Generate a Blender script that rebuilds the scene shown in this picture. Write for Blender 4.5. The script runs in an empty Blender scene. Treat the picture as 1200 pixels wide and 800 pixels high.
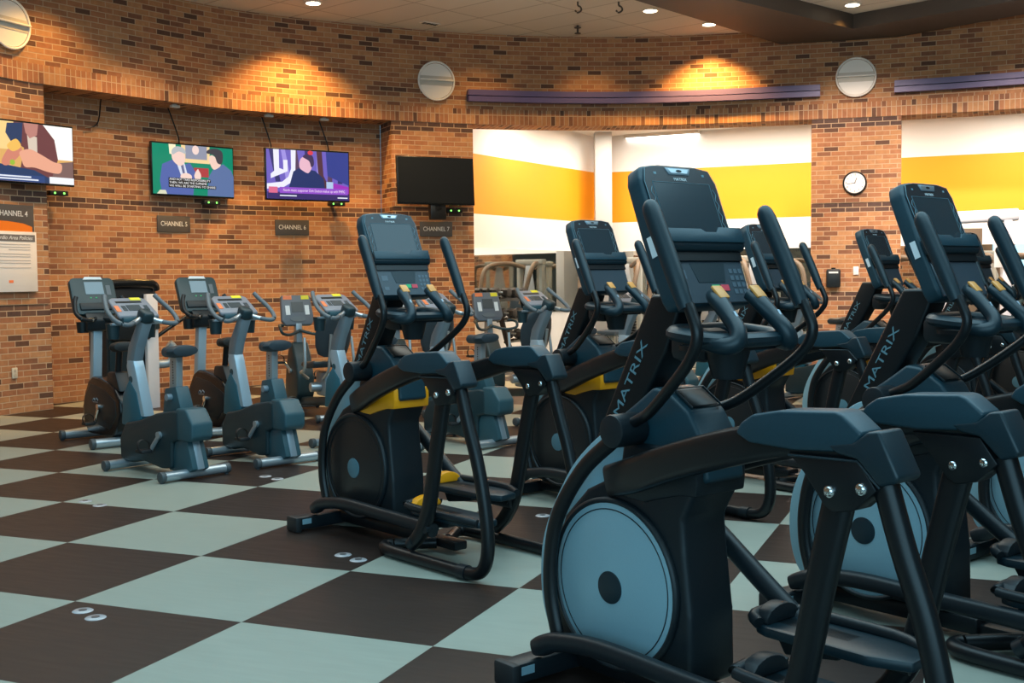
import bpy, bmesh, math, random
from mathutils import Vector, Matrix
C = bpy.context.scene.collection
PI = math.pi
random.seed(4)

# ------------------------------------------------------------------ camera
FPX, PITCH, ROLL, CAMZ = 1344.08, -.055, -.010, 1.459
c_, s_ = math.cos(PITCH), math.sin(PITCH)
r0, u0, FW = Vector((1, 0, 0)), Vector((0, -s_, c_)), Vector((0, c_, s_))
RT = r0 * math.cos(ROLL) + u0 * math.sin(ROLL)
UP = -r0 * math.sin(ROLL) + u0 * math.cos(ROLL)
cd = bpy.data.cameras.new('camera'); cam = bpy.data.objects.new('camera', cd); C.objects.link(cam)
cd.sensor_width = 36; cd.sensor_fit = 'HORIZONTAL'; cd.lens = FPX / 1200 * 36; cd.clip_end = 200
m = Matrix((RT, UP, -FW)).transposed().to_4x4(); m.translation = (0, 0, CAMZ); cam.matrix_world = m
sc = bpy.context.scene; sc.camera = cam
sc.view_settings.view_transform = 'Standard'; sc.view_settings.look = 'None'
sc.view_settings.exposure = 0.0; sc.view_settings.gamma = 1; sc.view_settings.use_curve_mapping = False

# ------------------------------------------------------------------ world + lights
w = bpy.data.worlds.new('world'); sc.world = w; w.use_nodes = True
bgn = w.node_tree.nodes['Background']; bgn.inputs[0].default_value = (.30, .62, .85, 1); bgn.inputs[1].default_value = .35

def area(name, loc, rot, sx, sy, power, col):
    l = bpy.data.lights.new(name, 'AREA'); l.shape = 'RECTANGLE'; l.size = sx; l.size_y = sy
    l.energy = power; l.color = col
    o = bpy.data.objects.new(name, l); C.objects.link(o); o.location = loc; o.rotation_euler = rot
    return o

def spot(name, loc, power, col, ang=110, blend=.6, size=.05, tilt=(0, 0, 0)):
    l = bpy.data.lights.new(name, 'SPOT'); l.energy = power; l.color = col
    l.spot_size = math.radians(ang); l.spot_blend = blend; l.shadow_soft_size = size
    o = bpy.data.objects.new(name, l); C.objects.link(o); o.location = loc; o.rotation_euler = tilt
    return o

COOL = (.40, .78, 1.0)
WARM = (1.0, .52, .13)
area('daylight_windows', (-1.5, -4.5, 2.6), (math.radians(80), 0, 0), 9, 4, 370, COOL)
area('ceiling_panels_near', (1.5, 4.2, 4.98), (0, 0, 0), 8, 6, 470, (.52, .85, 1.0))
area('ceiling_panels_mid', (-1.5, 9.4, 4.98), (0, 0, 0), 8, 3, 240, (.90, .95, .88))
area('ceiling_fill', (3.5, 11.8, 4.3), (PI, 0, 0), 9, 3, 190, (.96, .93, .84))  # added fill hanging in mid-air, aimed up to brighten the ceiling; no fixture there
def aim(a, b): return (Vector(b) - Vector(a)).to_track_quat('-Z', 'Y').to_euler()
for a_, b_ in (((-4.5, 11.2), (-6.0, 12.6)), ((-3.4, 12.9), (-4.7, 14.5)), ((-1.8, 14.0), (-2.5, 16.0)), ((-.1, 14.6), (-.9, 16.8)), ((4.0, 13.2), (5.0, 16.5)), ((6.0, 12.6), (7.2, 15.8))):
    spot('wall_washer', (*a_, 4.98), 330 if a_[0] < 2 else 1300, (1.0, .60, .27) if a_[0] < 2 else (1.0, .80, .66), 74, .6, .15, aim((*a_, 4.98), (*b_, 1.5)))
# the weight room beyond the openings is brightly lit
area('weight_room_lights', (3.7, 18.75, 3.98), (0, 0, -.40), 4.8, .8, 260, (1.0, .90, .76))
area('weight_room_lights', (8.0, 17.0, 3.98), (0, 0, -.40), 2.2, .6, 130, (1.0, .90, .76))
area('weight_room_lights', (.6, 18.0, 3.98), (0, 0, 1.07), 1.4, .5, 75, (1.0, .86, .70))

# ------------------------------------------------------------------ helpers
def ray(px, py): return FW + RT * (px - 600) / FPX - UP * (py - 400) / FPX
def ground(px, py, z=0):
    r = ray(px, py); return Vector((0, 0, CAMZ)) + r * ((z - CAMZ) / r.z)
def at(px, py, Y):
    r = ray(px, py); return Vector((0, 0, CAMZ)) + r * (Y / r.y)

MATS = {}
def mat(name, col, rough=.5, metal=0., spec=.5, noise=0., nscale=40., bump=0., emit=None, estr=1., coat=0.):
    if name in MATS: return MATS[name]
    mt = bpy.data.materials.new(name); mt.use_nodes = True; nt = mt.node_tree
    b = nt.nodes['Principled BSDF']
    b.inputs['Base Color'].default_value = (*col, 1); b.inputs['Roughness'].default_value = rough
    b.inputs['Metallic'].default_value = metal; b.inputs['Specular IOR Level'].default_value = spec
    b.inputs['Coat Weight'].default_value = coat
    if noise or bump:
        tc = nt.nodes.new('ShaderNodeTexCoord'); n = nt.nodes.new('ShaderNodeTexNoise')
        n.inputs['Scale'].default_value = nscale; n.inputs['Detail'].default_value = 4
        nt.links.new(tc.outputs['Object'], n.inputs['Vector'])
        if noise:
            hsv = nt.nodes.new('ShaderNodeMixRGB'); hsv.inputs[1].default_value = (*[c * (1 - noise) for c in col], 1)
            hsv.inputs[2].default_value = (*[min(1, c * (1 + noise)) for c in col], 1)
            nt.links.new(n.outputs['Fac'], hsv.inputs[0]); nt.links.new(hsv.outputs[0], b.inputs['Base Color'])
        if bump:
            bp = nt.nodes.new('ShaderNodeBump'); bp.inputs['Strength'].default_value = bump; bp.inputs['Distance'].default_value = .002
            nt.links.new(n.outputs['Fac'], bp.inputs['Height']); nt.links.new(bp.outputs[0], b.inputs['Normal'])
    if emit:
        b.inputs['Emission Color'].default_value = (*emit, 1); b.inputs['Emission Strength'].default_value = estr
    MATS[name] = mt
    return mt

def catmull(P, n=6, closed=False):
    P = [Vector(p) for p in P]; out = []
    N = len(P); segs = N if closed else N - 1
    for i in range(segs):
        if closed: a, b, c, d = P[(i - 1) % N], P[i], P[(i + 1) % N], P[(i + 2) % N]
        else: a, b, c, d = P[max(i - 1, 0)], P[i], P[i + 1], P[min(i + 2, N - 1)]
        for k in range(n):
            t = k / n
            out.append(.5 * ((2 * b) + (c - a) * t + (2 * a - 5 * b + 4 * c - d) * t * t + (3 * b - a - 3 * c + d) * t ** 3))
    if not closed: out.append(P[-1])
    return out

class MB:
    def __init__(s): s.bm = bmesh.new(); s.bm.loops.layers.uv.new('UVMap')
    def _merge(s, t):
        me = bpy.data.meshes.new('tmp'); t.to_mesh(me); t.free(); s.bm.from_mesh(me); bpy.data.meshes.remove(me)
    def _bev(s, t, bevel, seg):
        if bevel > 0:
            bmesh.ops.bevel(t, geom=list(t.edges), offset=bevel, segments=seg, profile=.5, affect='EDGES', clamp_overlap=True)
    def box(s, c, size, rot=None, bevel=0., seg=2):
        t = bmesh.new(); bmesh.ops.create_cube(t, size=1)
        bmesh.ops.scale(t, vec=size, verts=t.verts); s._bev(t, bevel, seg)
        M = Matrix.Translation(c)
        if rot is not None: M = M @ (rot if isinstance(rot, Matrix) else Matrix.Rotation(rot, 4, 'Z'))
        bmesh.ops.transform(t, matrix=M, verts=t.verts); s._merge(t); return s
    def prism(s, poly, a, b, f, bevel=0., seg=2):
        # poly: 2D points; f(u, v, w) -> 3D point, extruded from w=a to w=b
        t = bmesh.new()
        A = [t.verts.new(f(p[0], p[1], a)) for p in poly]; B = [t.verts.new(f(p[0], p[1], b)) for p in poly]
        n = len(poly)
        t.faces.new(A); t.faces.new(B[::-1])
        for i in range(n): t.faces.new((A[i], B[i], B[(i + 1) % n], A[(i + 1) % n]))
        bmesh.ops.recalc_face_normals(t, faces=t.faces); s._bev(t, bevel, seg); s._merge(t); return s
    def yz(s, poly, x0, x1, bevel=0., seg=2): return s.prism(poly, x0, x1, lambda u, v, w: (w, u, v), bevel, seg)
    def xz(s, poly, y0, y1, bevel=0., seg=2): return s.prism(poly, y0, y1, lambda u, v, w: (u, w, v), bevel, seg)
    def xy(s, poly, z0, z1, bevel=0., seg=2): return s.prism(poly, z0, z1, lambda u, v, w: (u, v, w), bevel, seg)
    def tube(s, P, r, seg=12, n=0, closed=False, up=(1, 0, 0), sq=2.):
        # r: number, (side, vertical) or list per control point
        P = [Vector(p) for p in P]
        rr = r if isinstance(r, list) else [r] * len(P)
        rr = [(q, q) if not isinstance(q, tuple) else q for q in rr]
        if n:
            R3 = catmull([(q[0], q[1], 0) for q in rr], n, closed); P = catmull(P, n, closed); rr = [(q.x, q.y) for q in R3]
        N = len(P); t = bmesh.new(); rings = []; ref = Vector(up)
        for i in range(N):
            if closed: d = P[(i + 1) % N] - P[(i - 1) % N]
            else: d = P[min(i + 1, N - 1)] - P[max(i - 1, 0)]
            d.normalize()
            a = ref - d * ref.dot(d)
            if a.length < 1e-3: a = Vector((0, 0, 1)) - d * d.z
            a.normalize(); b = d.cross(a); ref = a if abs(Vector(up).dot(d)) > .9 else Vector(up)
            ring = []
            for k in range(seg):
                th = 2 * PI * k / seg; cx, sy = math.cos(th), math.sin(th)
                cx = math.copysign(abs(cx) ** (2 / sq), cx); sy = math.copysign(abs(sy) ** (2 / sq), sy)
                ring.append(t.verts.new(P[i] + a * cx * rr[i][0] + b * sy * rr[i][1]))
            rings.append(ring)
        for i in range(N if closed else N - 1):
            A, B = rings[i], rings[(i + 1) % N]
            for k in range(seg): t.faces.new((A[k], A[(k + 1) % seg], B[(k + 1) % seg], B[k]))
        if not closed: t.faces.new(rings[0]); t.faces.new(rings[-1][::-1])
        bmesh.ops.recalc_face_normals(t, faces=t.faces); s._merge(t); return s
    def cyl(s, p0, p1, r, seg=24, r2=None, bevel=0.):
        p0, p1 = Vector(p0), Vector(p1); d = p1 - p0
        t = bmesh.new(); bmesh.ops.create_cone(t, cap_ends=True, segments=seg, radius1=r, radius2=r if r2 is None else r2, depth=d.length)
        if bevel:
            bmesh.ops.bevel(t, geom=[e for e in t.edges if any(len(f.verts) > 4 for f in e.link_faces)], offset=bevel, segments=2, affect='EDGES', profile=.5)
        M = Matrix.Translation((p0 + p1) / 2) @ d.to_track_quat('Z', 'Y').to_matrix().to_4x4()
        bmesh.ops.transform(t, matrix=M, verts=t.verts); s._merge(t); return s
    def ball(s, c, r, seg=16):
        t = bmesh.new(); bmesh.ops.create_uvsphere(t, u_segments=seg, v_segments=seg // 2, radius=1)
        bmesh.ops.scale(t, vec=r if isinstance(r, tuple) else (r, r, r), verts=t.verts)
        bmesh.ops.translate(t, vec=c, verts=t.verts); s._merge(t); return s
    def loft(s, rings):
        t = bmesh.new(); V = [[t.verts.new(p) for p in r] for r in rings]; n = len(V[0])
        for i in range(len(V) - 1):
            for k in range(n): t.faces.new((V[i][k], V[i][(k + 1) % n], V[i + 1][(k + 1) % n], V[i + 1][k]))
        t.faces.new(V[0]); t.faces.new(V[-1][::-1]); bmesh.ops.recalc_face_normals(t, faces=t.faces); s._merge(t); return s
    def mapped(s, M): bmesh.ops.transform(s.bm, matrix=M, verts=s.bm.verts); return s
    def build(s, name, m, parent=None, smooth=True, label=None):
        me = bpy.data.meshes.new(name); s.bm.to_mesh(me); s.bm.free(); me.materials.append(m)
        if smooth:
            for p in me.polygons: p.use_smooth = True
            me.set_sharp_from_angle(angle=math.radians(38))
        o = bpy.data.objects.new(name, me); C.objects.link(o)
        if parent: o.parent = parent
        if label: o['label'] = label
        return o

def tag(o, label, cat, group=None):
    o['label'] = label; o['category'] = cat
    if group: o['group'] = group
    return o
def thing(name, label, cat, loc=(0, 0, 0), rz=0, group=None):
    o = bpy.data.objects.new(name, None); C.objects.link(o); o.empty_display_size = .2
    o.location = loc; o.rotation_euler = (0, 0, rz)
    return tag(o, label, cat, group)
def struct(o): o['kind'] = 'structure'; return o
def dup(root, loc, rz, label, group=None):
    r = root.copy(); C.objects.link(r); r.location = loc; r.rotation_euler = (0, 0, rz); r['label'] = label
    if group: r['group'] = group
    for ch in list(root.children):
        c = ch.copy(); C.objects.link(c); c.parent = r
        for g in list(ch.children):
            d = g.copy(); C.objects.link(d); d.parent = c
    return r
def text(name, s, size, M, m, parent=None, ext=.001, width=None, label=None, shear=0):
    cu = bpy.data.curves.new('txt', 'FONT'); cu.body = s; cu.size = size; cu.extrude = ext; cu.align_x = 'CENTER'; cu.align_y = 'CENTER'
    cu.shear = shear; cu.resolution_u = 3
    o = bpy.data.objects.new('txt', cu); C.objects.link(o)
    me = bpy.data.meshes.new_from_object(o); bpy.data.objects.remove(o)
    if width:
        xs = [v.co.x for v in me.vertices]; k = width / (max(xs) - min(xs))
        for v in me.vertices: v.co.x *= k
    me.transform(M); me.materials.clear(); me.materials.append(m); me.name = name
    o = bpy.data.objects.new(name, me); C.objects.link(o)
    if parent: o.parent = parent
    if label: o['label'] = label
    return o
def frame(o, x, y, z=None):
    # matrix whose X and Y axes are given, at o
    x = Vector(x).normalized(); y = Vector(y).normalized(); z = x.cross(y)
    M = Matrix((x, y, z)).transposed().to_4x4(); M.translation = o; return M

# ------------------------------------------------------------------ materials
black = mat('black_paint', (.005, .007, .009), .36, 0, .4, .2, 60, .05)
blackp = mat('black_plastic', (.008, .013, .017), .42, 0, .4, .15, 90, .12)
slate = mat('slate_plastic', (.009, .040, .058), .42, 0, .5, .12, 120, .12)
dslate = mat('dark_slate_plastic', (.005, .020, .029), .40, 0, .5, .12, 120, .1)
rubber = mat('black_rubber', (.014, .016, .018), .6)
silver = mat('silver_plastic', (.27, .45, .53), .36, .2, .5, .05, 200, .03)
steel = mat('steel', (.55, .62, .68), .28, .85)
chrome = mat('chrome', (.8, .84, .88), .12, 1.)
greymet = mat('grey_painted_metal', (.27, .34, .40), .36, .35)
yellow = mat('yellow_plastic', (.95, .36, .006), .42)
glass = mat('dark_screen', (.026, .027, .032), .25, 0, .4)
gloss = mat('black_gloss', (.006, .008, .01), .25, 0, .35)
wht = mat('white_print', (.75, .78, .8), .5)
lettering = mat('lettering_silver', (.13, .25, .30), .4)
red = mat('red_button', (.7, .06, .09), .5)
green = mat('green_button', (.03, .45, .16), .5)
orange_s = mat('orange_sticker', (.85, .22, .08), .5)
yellow_s = mat('yellow_sticker', (.85, .72, .03), .5)
whitepaint = mat('white_paint', (.80, .80, .80), .55)

def brick_material(name, soldier=False, rows=()):
    mt = bpy.data.materials.new(name); mt.use_nodes = True; nt = mt.node_tree; N = nt.nodes.new; L = nt.links.new
    b = nt.nodes['Principled BSDF']; b.inputs['Roughness'].default_value = .8; b.inputs['Specular IOR Level'].default_value = .25
    uv = N('ShaderNodeUVMap'); uv.uv_map = 'UVMap'
    br = N('ShaderNodeTexBrick'); br.inputs['Scale'].default_value = 1
    br.inputs['Color1'].default_value = (0, 0, 0, 1); br.inputs['Color2'].default_value = (1, 1, 1, 1)
    br.inputs['Mortar'].default_value = (.5, .5, .5, 1)
    br.inputs['Mortar Size'].default_value = .0055; br.inputs['Mortar Smooth'].default_value = .2
    br.inputs['Brick Width'].default_value = .203; br.inputs['Row Height'].default_value = .0677
    br.offset = 0 if soldier else .5
    L(uv.outputs[0], br.inputs['Vector'])
    def ramp(stops):
        r = N('ShaderNodeValToRGB'); r.color_ramp.interpolation = 'CONSTANT'; e = r.color_ramp.elements
        e[0].position = stops[0][0]; e[0].color = (*stops[0][1], 1); e[1].position = stops[1][0]; e[1].color = (*stops[1][1], 1)
        for p, c in stops[2:]:
            q = e.new(p); q.color = (*c, 1)
        L(br.outputs['Color'], r.inputs[0]); return r
    A = ramp([(0, (.12, .062, .042)), (.06, (.37, .165, .082)), (.22, (.43, .215, .10)), (.38, (.33, .145, .075)), (.52, (.45, .235, .115)), (.70, (.39, .185, .09)), (.88, (.23, .105, .06))])
    col = A.outputs[0]
    if rows:
        D = ramp([(0, (.10, .06, .05)), (.3, (.15, .08, .055)), (.6, (.085, .05, .042)), (.85, (.26, .12, .07))])
        sep = N('ShaderNodeSeparateXYZ'); L(uv.outputs[0], sep.inputs[0]); tot = None
        for z0, z1 in rows:
            c = N('ShaderNodeMath'); c.operation = 'COMPARE'; c.inputs[1].default_value = (z0 + z1) / 2; c.inputs[2].default_value = (z1 - z0) / 2
            L(sep.outputs[1], c.inputs[0])
            if tot is None: tot = c.outputs[0]
            else:
                a = N('ShaderNodeMath'); a.operation = 'ADD'; a.use_clamp = True; L(tot, a.inputs[0]); L(c.outputs[0], a.inputs[1]); tot = a.outputs[0]
        mx = N('ShaderNodeMixRGB'); L(tot, mx.inputs[0]); L(col, mx.inputs[1]); L(D.outputs[0], mx.inputs[2]); col = mx.outputs[0]
    ns = N('ShaderNodeTexNoise'); ns.inputs['Scale'].default_value = 14; ns.inputs['Detail'].default_value = 5; L(uv.outputs[0], ns.inputs['Vector'])
    va = N('ShaderNodeMixRGB'); va.blend_type = 'OVERLAY'; va.inputs[0].default_value = .3; L(col, va.inputs[1]); L(ns.outputs['Fac'], va.inputs[2])
    mo = N('ShaderNodeMixRGB'); mo.inputs[2].default_value = (.50, .36, .24, 1); L(br.outputs['Fac'], mo.inputs[0]); L(va.outputs[0], mo.inputs[1])
    L(mo.outputs[0], b.inputs['Base Color'])
    inv = N('ShaderNodeMath'); inv.operation = 'SUBTRACT'; inv.inputs[0].default_value = 1; L(br.outputs['Fac'], inv.inputs[1])
    bp = N('ShaderNodeBump'); bp.inputs['Strength'].default_value = .6; bp.inputs['Distance'].default_value = .006; L(inv.outputs[0], bp.inputs['Height']); L(bp.outputs[0], b.inputs['Normal'])
    return mt
ROW = .0677
brick_lower = brick_material('brick_lower', rows=((35 * ROW, 37 * ROW), (16 * ROW, 18 * ROW)))
brick_pier = brick_material('brick_pier', rows=((35 * ROW, 37 * ROW), (16 * ROW, 18 * ROW), (53 * ROW, 55 * ROW)))
brick_upper = brick_material('brick_upper')
brick_soldier = brick_material('brick_soldier', soldier=True)

# ------------------------------------------------------------------ the wall curve (plan)
ZS, ZB, ZC = 55 * ROW, 55 * ROW + .215, 5.03         # soffit, top of soldier course, ceiling
PLAN = [(-7.3, -6), (-7.3, 2), (-7.15, 7), (-6.55, 10.4), (-5.61, 12.72), (-5.25, 13.33), (-3.97, 14.98), (-3.23, 15.62), (-2.40, 16.12), (-1.67, 16.5), (-.52, 16.97),
        (1.05, 17.28), (2.58, 17.25), (4.37, 16.86), (5.63, 16.5), (7.1, 15.9), (8.8, 14.9), (10.2, 13.5), (11.3, 11), (11.7, 6), (11.7, -6)]
CURVE = [Vector((p.x, p.y)) for p in catmull([(a, b, 0) for a, b in PLAN], 14)]
ARC = [0.]
for i in range(1, len(CURVE)): ARC.append(ARC[-1] + (CURVE[i] - CURVE[i - 1]).length)
def cpoint(s, off=0.):
    i = 0
    while i < len(ARC) - 2 and ARC[i + 1] < s: i += 1
    t = (s - ARC[i]) / (ARC[i + 1] - ARC[i]); p = CURVE[i].lerp(CURVE[i + 1], t)
    a = CURVE[max(i - 1, 0)]; b = CURVE[min(i + 2, len(CURVE) - 1)]; d = (b - a).normalized()
    return p + Vector((-d.y, d.x)) * off, d           # off > 0: away from the room
def hit(px, py, off=0.):
    # arc length, point and tangent where the ray of a pixel meets the (offset) wall
    r = ray(px, py); d = Vector((r.x, r.y))
    best = None
    pts = [cpoint(s, off)[0] for s in ARC]
    for i in range(40, len(pts) - 40):
        p, q = pts[i], pts[i + 1]; e = q - p
        den = d.x * e.y - d.y * e.x
        if abs(den) < 1e-9: continue
        t = (p.x * e.y - p.y * e.x) / den; u = (p.x * d.y - p.y * d.x) / den
        if t > 0 and 0 <= u <= 1:
            s = ARC[i] + u * (ARC[i + 1] - ARC[i]); q2 = p + e * u
            return s, Vector((q2.x, q2.y, CAMZ + r.z * t)), cpoint(s)[1]
def curved(name, sa, sb, z0, z1, o0, o1, m, flip=False, step=.25, kind=True):
    n = max(1, int((sb - sa) / step)); bm = bmesh.new(); uvl = bm.loops.layers.uv.new('UVMap'); sec = []
    for i in range(n + 1):
        s = sa + (sb - sa) * i / n; a, _ = cpoint(s, o0); b, _ = cpoint(s, o1)
        sec.append((s, [bm.verts.new((a.x, a.y, z0)), bm.verts.new((a.x, a.y, z1)), bm.verts.new((b.x, b.y, z1)), bm.verts.new((b.x, b.y, z0))]))
    zz = [z0, z1, z1 + (o1 - o0), z0 - (o1 - o0)]
    uvs = lambda s, v: (v, s) if flip else (s, v)
    for i in range(n):
        (s1, A), (s2, B) = sec[i], sec[i + 1]
        for k, (va, vb) in enumerate(((z0, z1), (z1, z1 + o1 - o0), (z1, z0), (z0 - o1 + o0, z0))):
            f = bm.faces.new((A[k], A[(k + 1) % 4], B[(k + 1) % 4], B[k]))
            for l, q in zip(f.loops, (uvs(s1, va), uvs(s1, vb), uvs(s2, vb), uvs(s2, va))): l[uvl].uv = q
    for s, V, sg in ((sec[0][0], sec[0][1], -1), (sec[-1][0], sec[-1][1], 1)):
        f = bm.faces.new(V)
        for l, q in zip(f.loops, ((s + o0, z0), (s + o0, z1), (s + o1, z1), (s + o1, z0))): l[uvl].uv = uvs(*q)
    bmesh.ops.recalc_face_normals(bm, faces=bm.faces)
    me = bpy.data.meshes.new(name); bm.to_mesh(me); bm.free(); me.materials.append(m)
    o = bpy.data.objects.new(name, me); C.objects.link(o)
    if kind: struct(o)
    return o
S57 = hit(57, 300)[0]; S460 = hit(461, 300)[0]; S555 = hit(555.5, 280)[0]; S951 = hit(951, 200)[0]; S1057 = hit(1056, 200)[0]
SEND = ARC[-1]; S1 = 3.0
TH = .50
curved('wall_upper', S1, SEND - 3, ZB, ZC, 0, .56, brick_upper)
curved('wall_soldier_course', S1, SEND - 3, ZS, ZB, -.015, .56, brick_soldier, True)
curved('wall_left', S1, S57, 0, ZS, 0, .9, brick_pier)
curved('wall_recess', S57, S460, 0, ZS, .52, .9, brick_lower)
curved('wall_pier_left', S460, S555, 0, ZS, 0, .9 if False else TH, brick_pier)
curved('wall_pier_right', S951, S1057, 0, ZS, 0, TH, brick_pier)
curved('wall_right', hit(1275, 300)[0], SEND - 3, 0, ZS, 0, TH, brick_pier)
# belt courses on the piers
for a, b in ((S1, S57), (S460, S555), (S951, S1057)):
    curved('trim_belt', a + .02, b - .02, 37 * ROW, 53 * ROW, -.012, .05, brick_pier)
curved('trim_belt', S1, S57 - .02, 18 * ROW, 35 * ROW, -.012, .05, brick_pier)

struct(MB().box((2.2, -5.95, ZC / 2), (19.5, .1, ZC)).build('wall_behind', mat('tan_wall', (.45, .38, .31), .8), smooth=False))
# floor
TS, TH0, TO = .9141, -.3916, (-1.8937 * 1.065, 4.8751 * 1.065)
fm = bpy.data.materials.new('checkered_rubber'); fm.use_nodes = True; nt = fm.node_tree; N = nt.nodes.new; L = nt.links.new
b = nt.nodes['Principled BSDF']
uv = N('ShaderNodeUVMap'); uv.uv_map = 'UVMap'
ck = N('ShaderNodeTexChecker'); ck.inputs['Scale'].default_value = 1; L(uv.outputs[0], ck.inputs['Vector'])
n1 = N('ShaderNodeTexNoise'); n1.inputs['Scale'].default_value = 3; n1.inputs['Detail'].default_value = 8
mp = N('ShaderNodeMapping'); mp.inputs['Scale'].default_value = (1.2, 9, 1); mp.inputs['Rotation'].default_value = (0, 0, .35); L(uv.outputs[0], mp.inputs[0]); L(mp.outputs[0], n1.inputs['Vector'])
n2 = N('ShaderNodeTexNoise'); n2.inputs['Scale'].default_value = 180; n2.inputs['Detail'].default_value = 2; L(uv.outputs[0], n2.inputs['Vector'])
lt = N('ShaderNodeMixRGB'); lt.inputs[1].default_value = (.25, .275, .235, 1); lt.inputs[2].default_value = (.335, .36, .31, 1); L(n1.outputs['Fac'], lt.inputs[0])
dk = N('ShaderNodeMixRGB'); dk.inputs[1].default_value = (.014, .007, .006, 1); dk.inputs[2].default_value = (.032, .020, .016, 1); L(n2.outputs['Fac'], dk.inputs[0])
mx = N('ShaderNodeMixRGB'); L(ck.outputs['Fac'], mx.inputs[0]); L(lt.outputs[0], mx.inputs[1]); L(dk.outputs[0], mx.inputs[2]); L(mx.outputs[0], b.inputs['Base Color'])
rg = N('ShaderNodeMapRange'); rg.inputs[3].default_value = .38; rg.inputs[4].default_value = .55; L(n1.outputs['Fac'], rg.inputs[0]); L(rg.outputs[0], b.inputs['Roughness'])
bp = N('ShaderNodeBump'); bp.inputs['Strength'].default_value = .15; bp.inputs['Distance'].default_value = .002; L(n2.outputs['Fac'], bp.inputs['Height']); L(bp.outputs[0], b.inputs['Normal'])
b.inputs['Specular IOR Level'].default_value = .3
bm = bmesh.new(); uvl = bm.loops.layers.uv.new('UVMap')
ff = bm.faces.new([bm.verts.new(p) for p in ((-9, -6, 0), (14, -6, 0), (14, 25, 0), (-9, 25, 0))])
for l in ff.loops:
    dx, dy = l.vert.co.x - TO[0], l.vert.co.y - TO[1]
    l[uvl].uv = ((dx * math.cos(TH0) + dy * math.sin(TH0)) / TS, (-dx * math.sin(TH0) + dy * math.cos(TH0)) / TS)
me = bpy.data.meshes.new('floor'); bm.to_mesh(me); bm.free(); me.materials.append(fm)
fl = bpy.data.objects.new('floor', me); C.objects.link(fl); struct(fl)

# ceiling
cm = bpy.data.materials.new('ceiling_tiles'); cm.use_nodes = True; nt = cm.node_tree; N = nt.nodes.new; L = nt.links.new
b = nt.nodes['Principled BSDF']; b.inputs['Roughness'].default_value = .9
tc = N('ShaderNodeTexCoord'); mp = N('ShaderNodeMapping'); mp.inputs['Rotation'].default_value = (0, 0, math.radians(42)); L(tc.outputs['Object'], mp.inputs[0])
br = N('ShaderNodeTexBrick'); br.inputs['Scale'].default_value = 1; br.offset = 0; br.inputs['Brick Width'].default_value = 1.22; br.inputs['Row Height'].default_value = .61
br.inputs['Mortar Size'].default_value = .012; br.inputs['Color1'].default_value = (.66, .62, .56, 1); br.inputs['Color2'].default_value = (.60, .57, .52, 1); br.inputs['Mortar'].default_value = (.40, .37, .33, 1)
L(mp.outputs[0], br.inputs['Vector']); L(br.outputs['Color'], b.inputs['Base Color'])
o = MB().box((2.5, 6.5, ZC + .05), (23, 25, .1)).build('ceiling', cm, smooth=False); struct(o)
beam = mat('dark_brown_paint', (.060, .045, .036), .6)
def pc(px, py): p = ground(px, py, ZC); return (p.x, p.y)
def beam_obj(P, z0=ZC - .2):
    struct(MB().xy(P, z0, ZC + .001).build('trim_beam', beam, smooth=False))
A0, A1, A2, A3 = pc(804, 0), pc(910, 34), pc(1000, 16.5), pc(936, 0)
def ext(a, b, t): return (b[0] + (a[0] - b[0]) * t, b[1] + (a[1] - b[1]) * t)
beam_obj([ext(A0, A1, 5), ext(A1, A0, 1.5), ext(A2, A3, 1.9), ext(A3, A2, 6)])
B0, B1, B2, B3 = pc(1090, 0), pc(1000, 16.5), pc(1024, 32), pc(1193, 0)
beam_obj([ext(B0, B1, 6), ext(B1, B0, 1.6), ext(B2, B3, 1.3), ext(B3, B2, 4)], ZC - .199)
# pale soffit panel right of the beam
# round downlights
lamp = mat('lamp_glow', (1, .95, .85), .5, emit=(1.0, .86, .62), estr=9)
ring_m = mat('lamp_ring', (.75, .72, .66), .5)
dl = None
for i, (px, py, en, lb) in enumerate(((367, 3, 520, 'round recessed ceiling downlight at the top left, above the purple-lit television'), (762, 12, 120, 'round recessed ceiling downlight next to the dark ceiling beam, left one of the pair'),
        (831, 28, 600, 'round recessed ceiling downlight closest to the brick wall, above the bright scallop of light'), (999, 5, 40, 'round recessed ceiling downlight in the corner between two dark ceiling beams'))):
    p = ground(px, py, ZC)
    if dl is None:
        dl = thing('ceiling_light', lb, 'light', (p.x, p.y, ZC), 0, 'recessed downlights')
        MB().cyl((0, 0, -.012), (0, 0, .0), .115, 32, bevel=.004).build('trim_ring', ring_m, dl)
        MB().cyl((0, 0, -.016), (0, 0, -.006), .09, 32).build('lamp', lamp, dl)
    else: dup(dl, (p.x, p.y, ZC), 0, lb)
    s, wp, tg = hit(px, py); nrm = Vector((-tg.y, tg.x))
    spot('downlight_beam', (p.x + nrm.x * .25, p.y + nrm.y * .25, ZC - .05), en, WARM, 116, .75, .06)
for px, en in ((50, 130), (210, 12), (560, 45), (690, 50)):
    s, wp, tg = hit(px, 40); nrm = Vector((tg.y, -tg.x)); spot('downlight_beam', (wp.x + nrm.x * .65, wp.y + nrm.y * .65, ZC - .05), en, WARM, 116, .75, .06)
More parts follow.
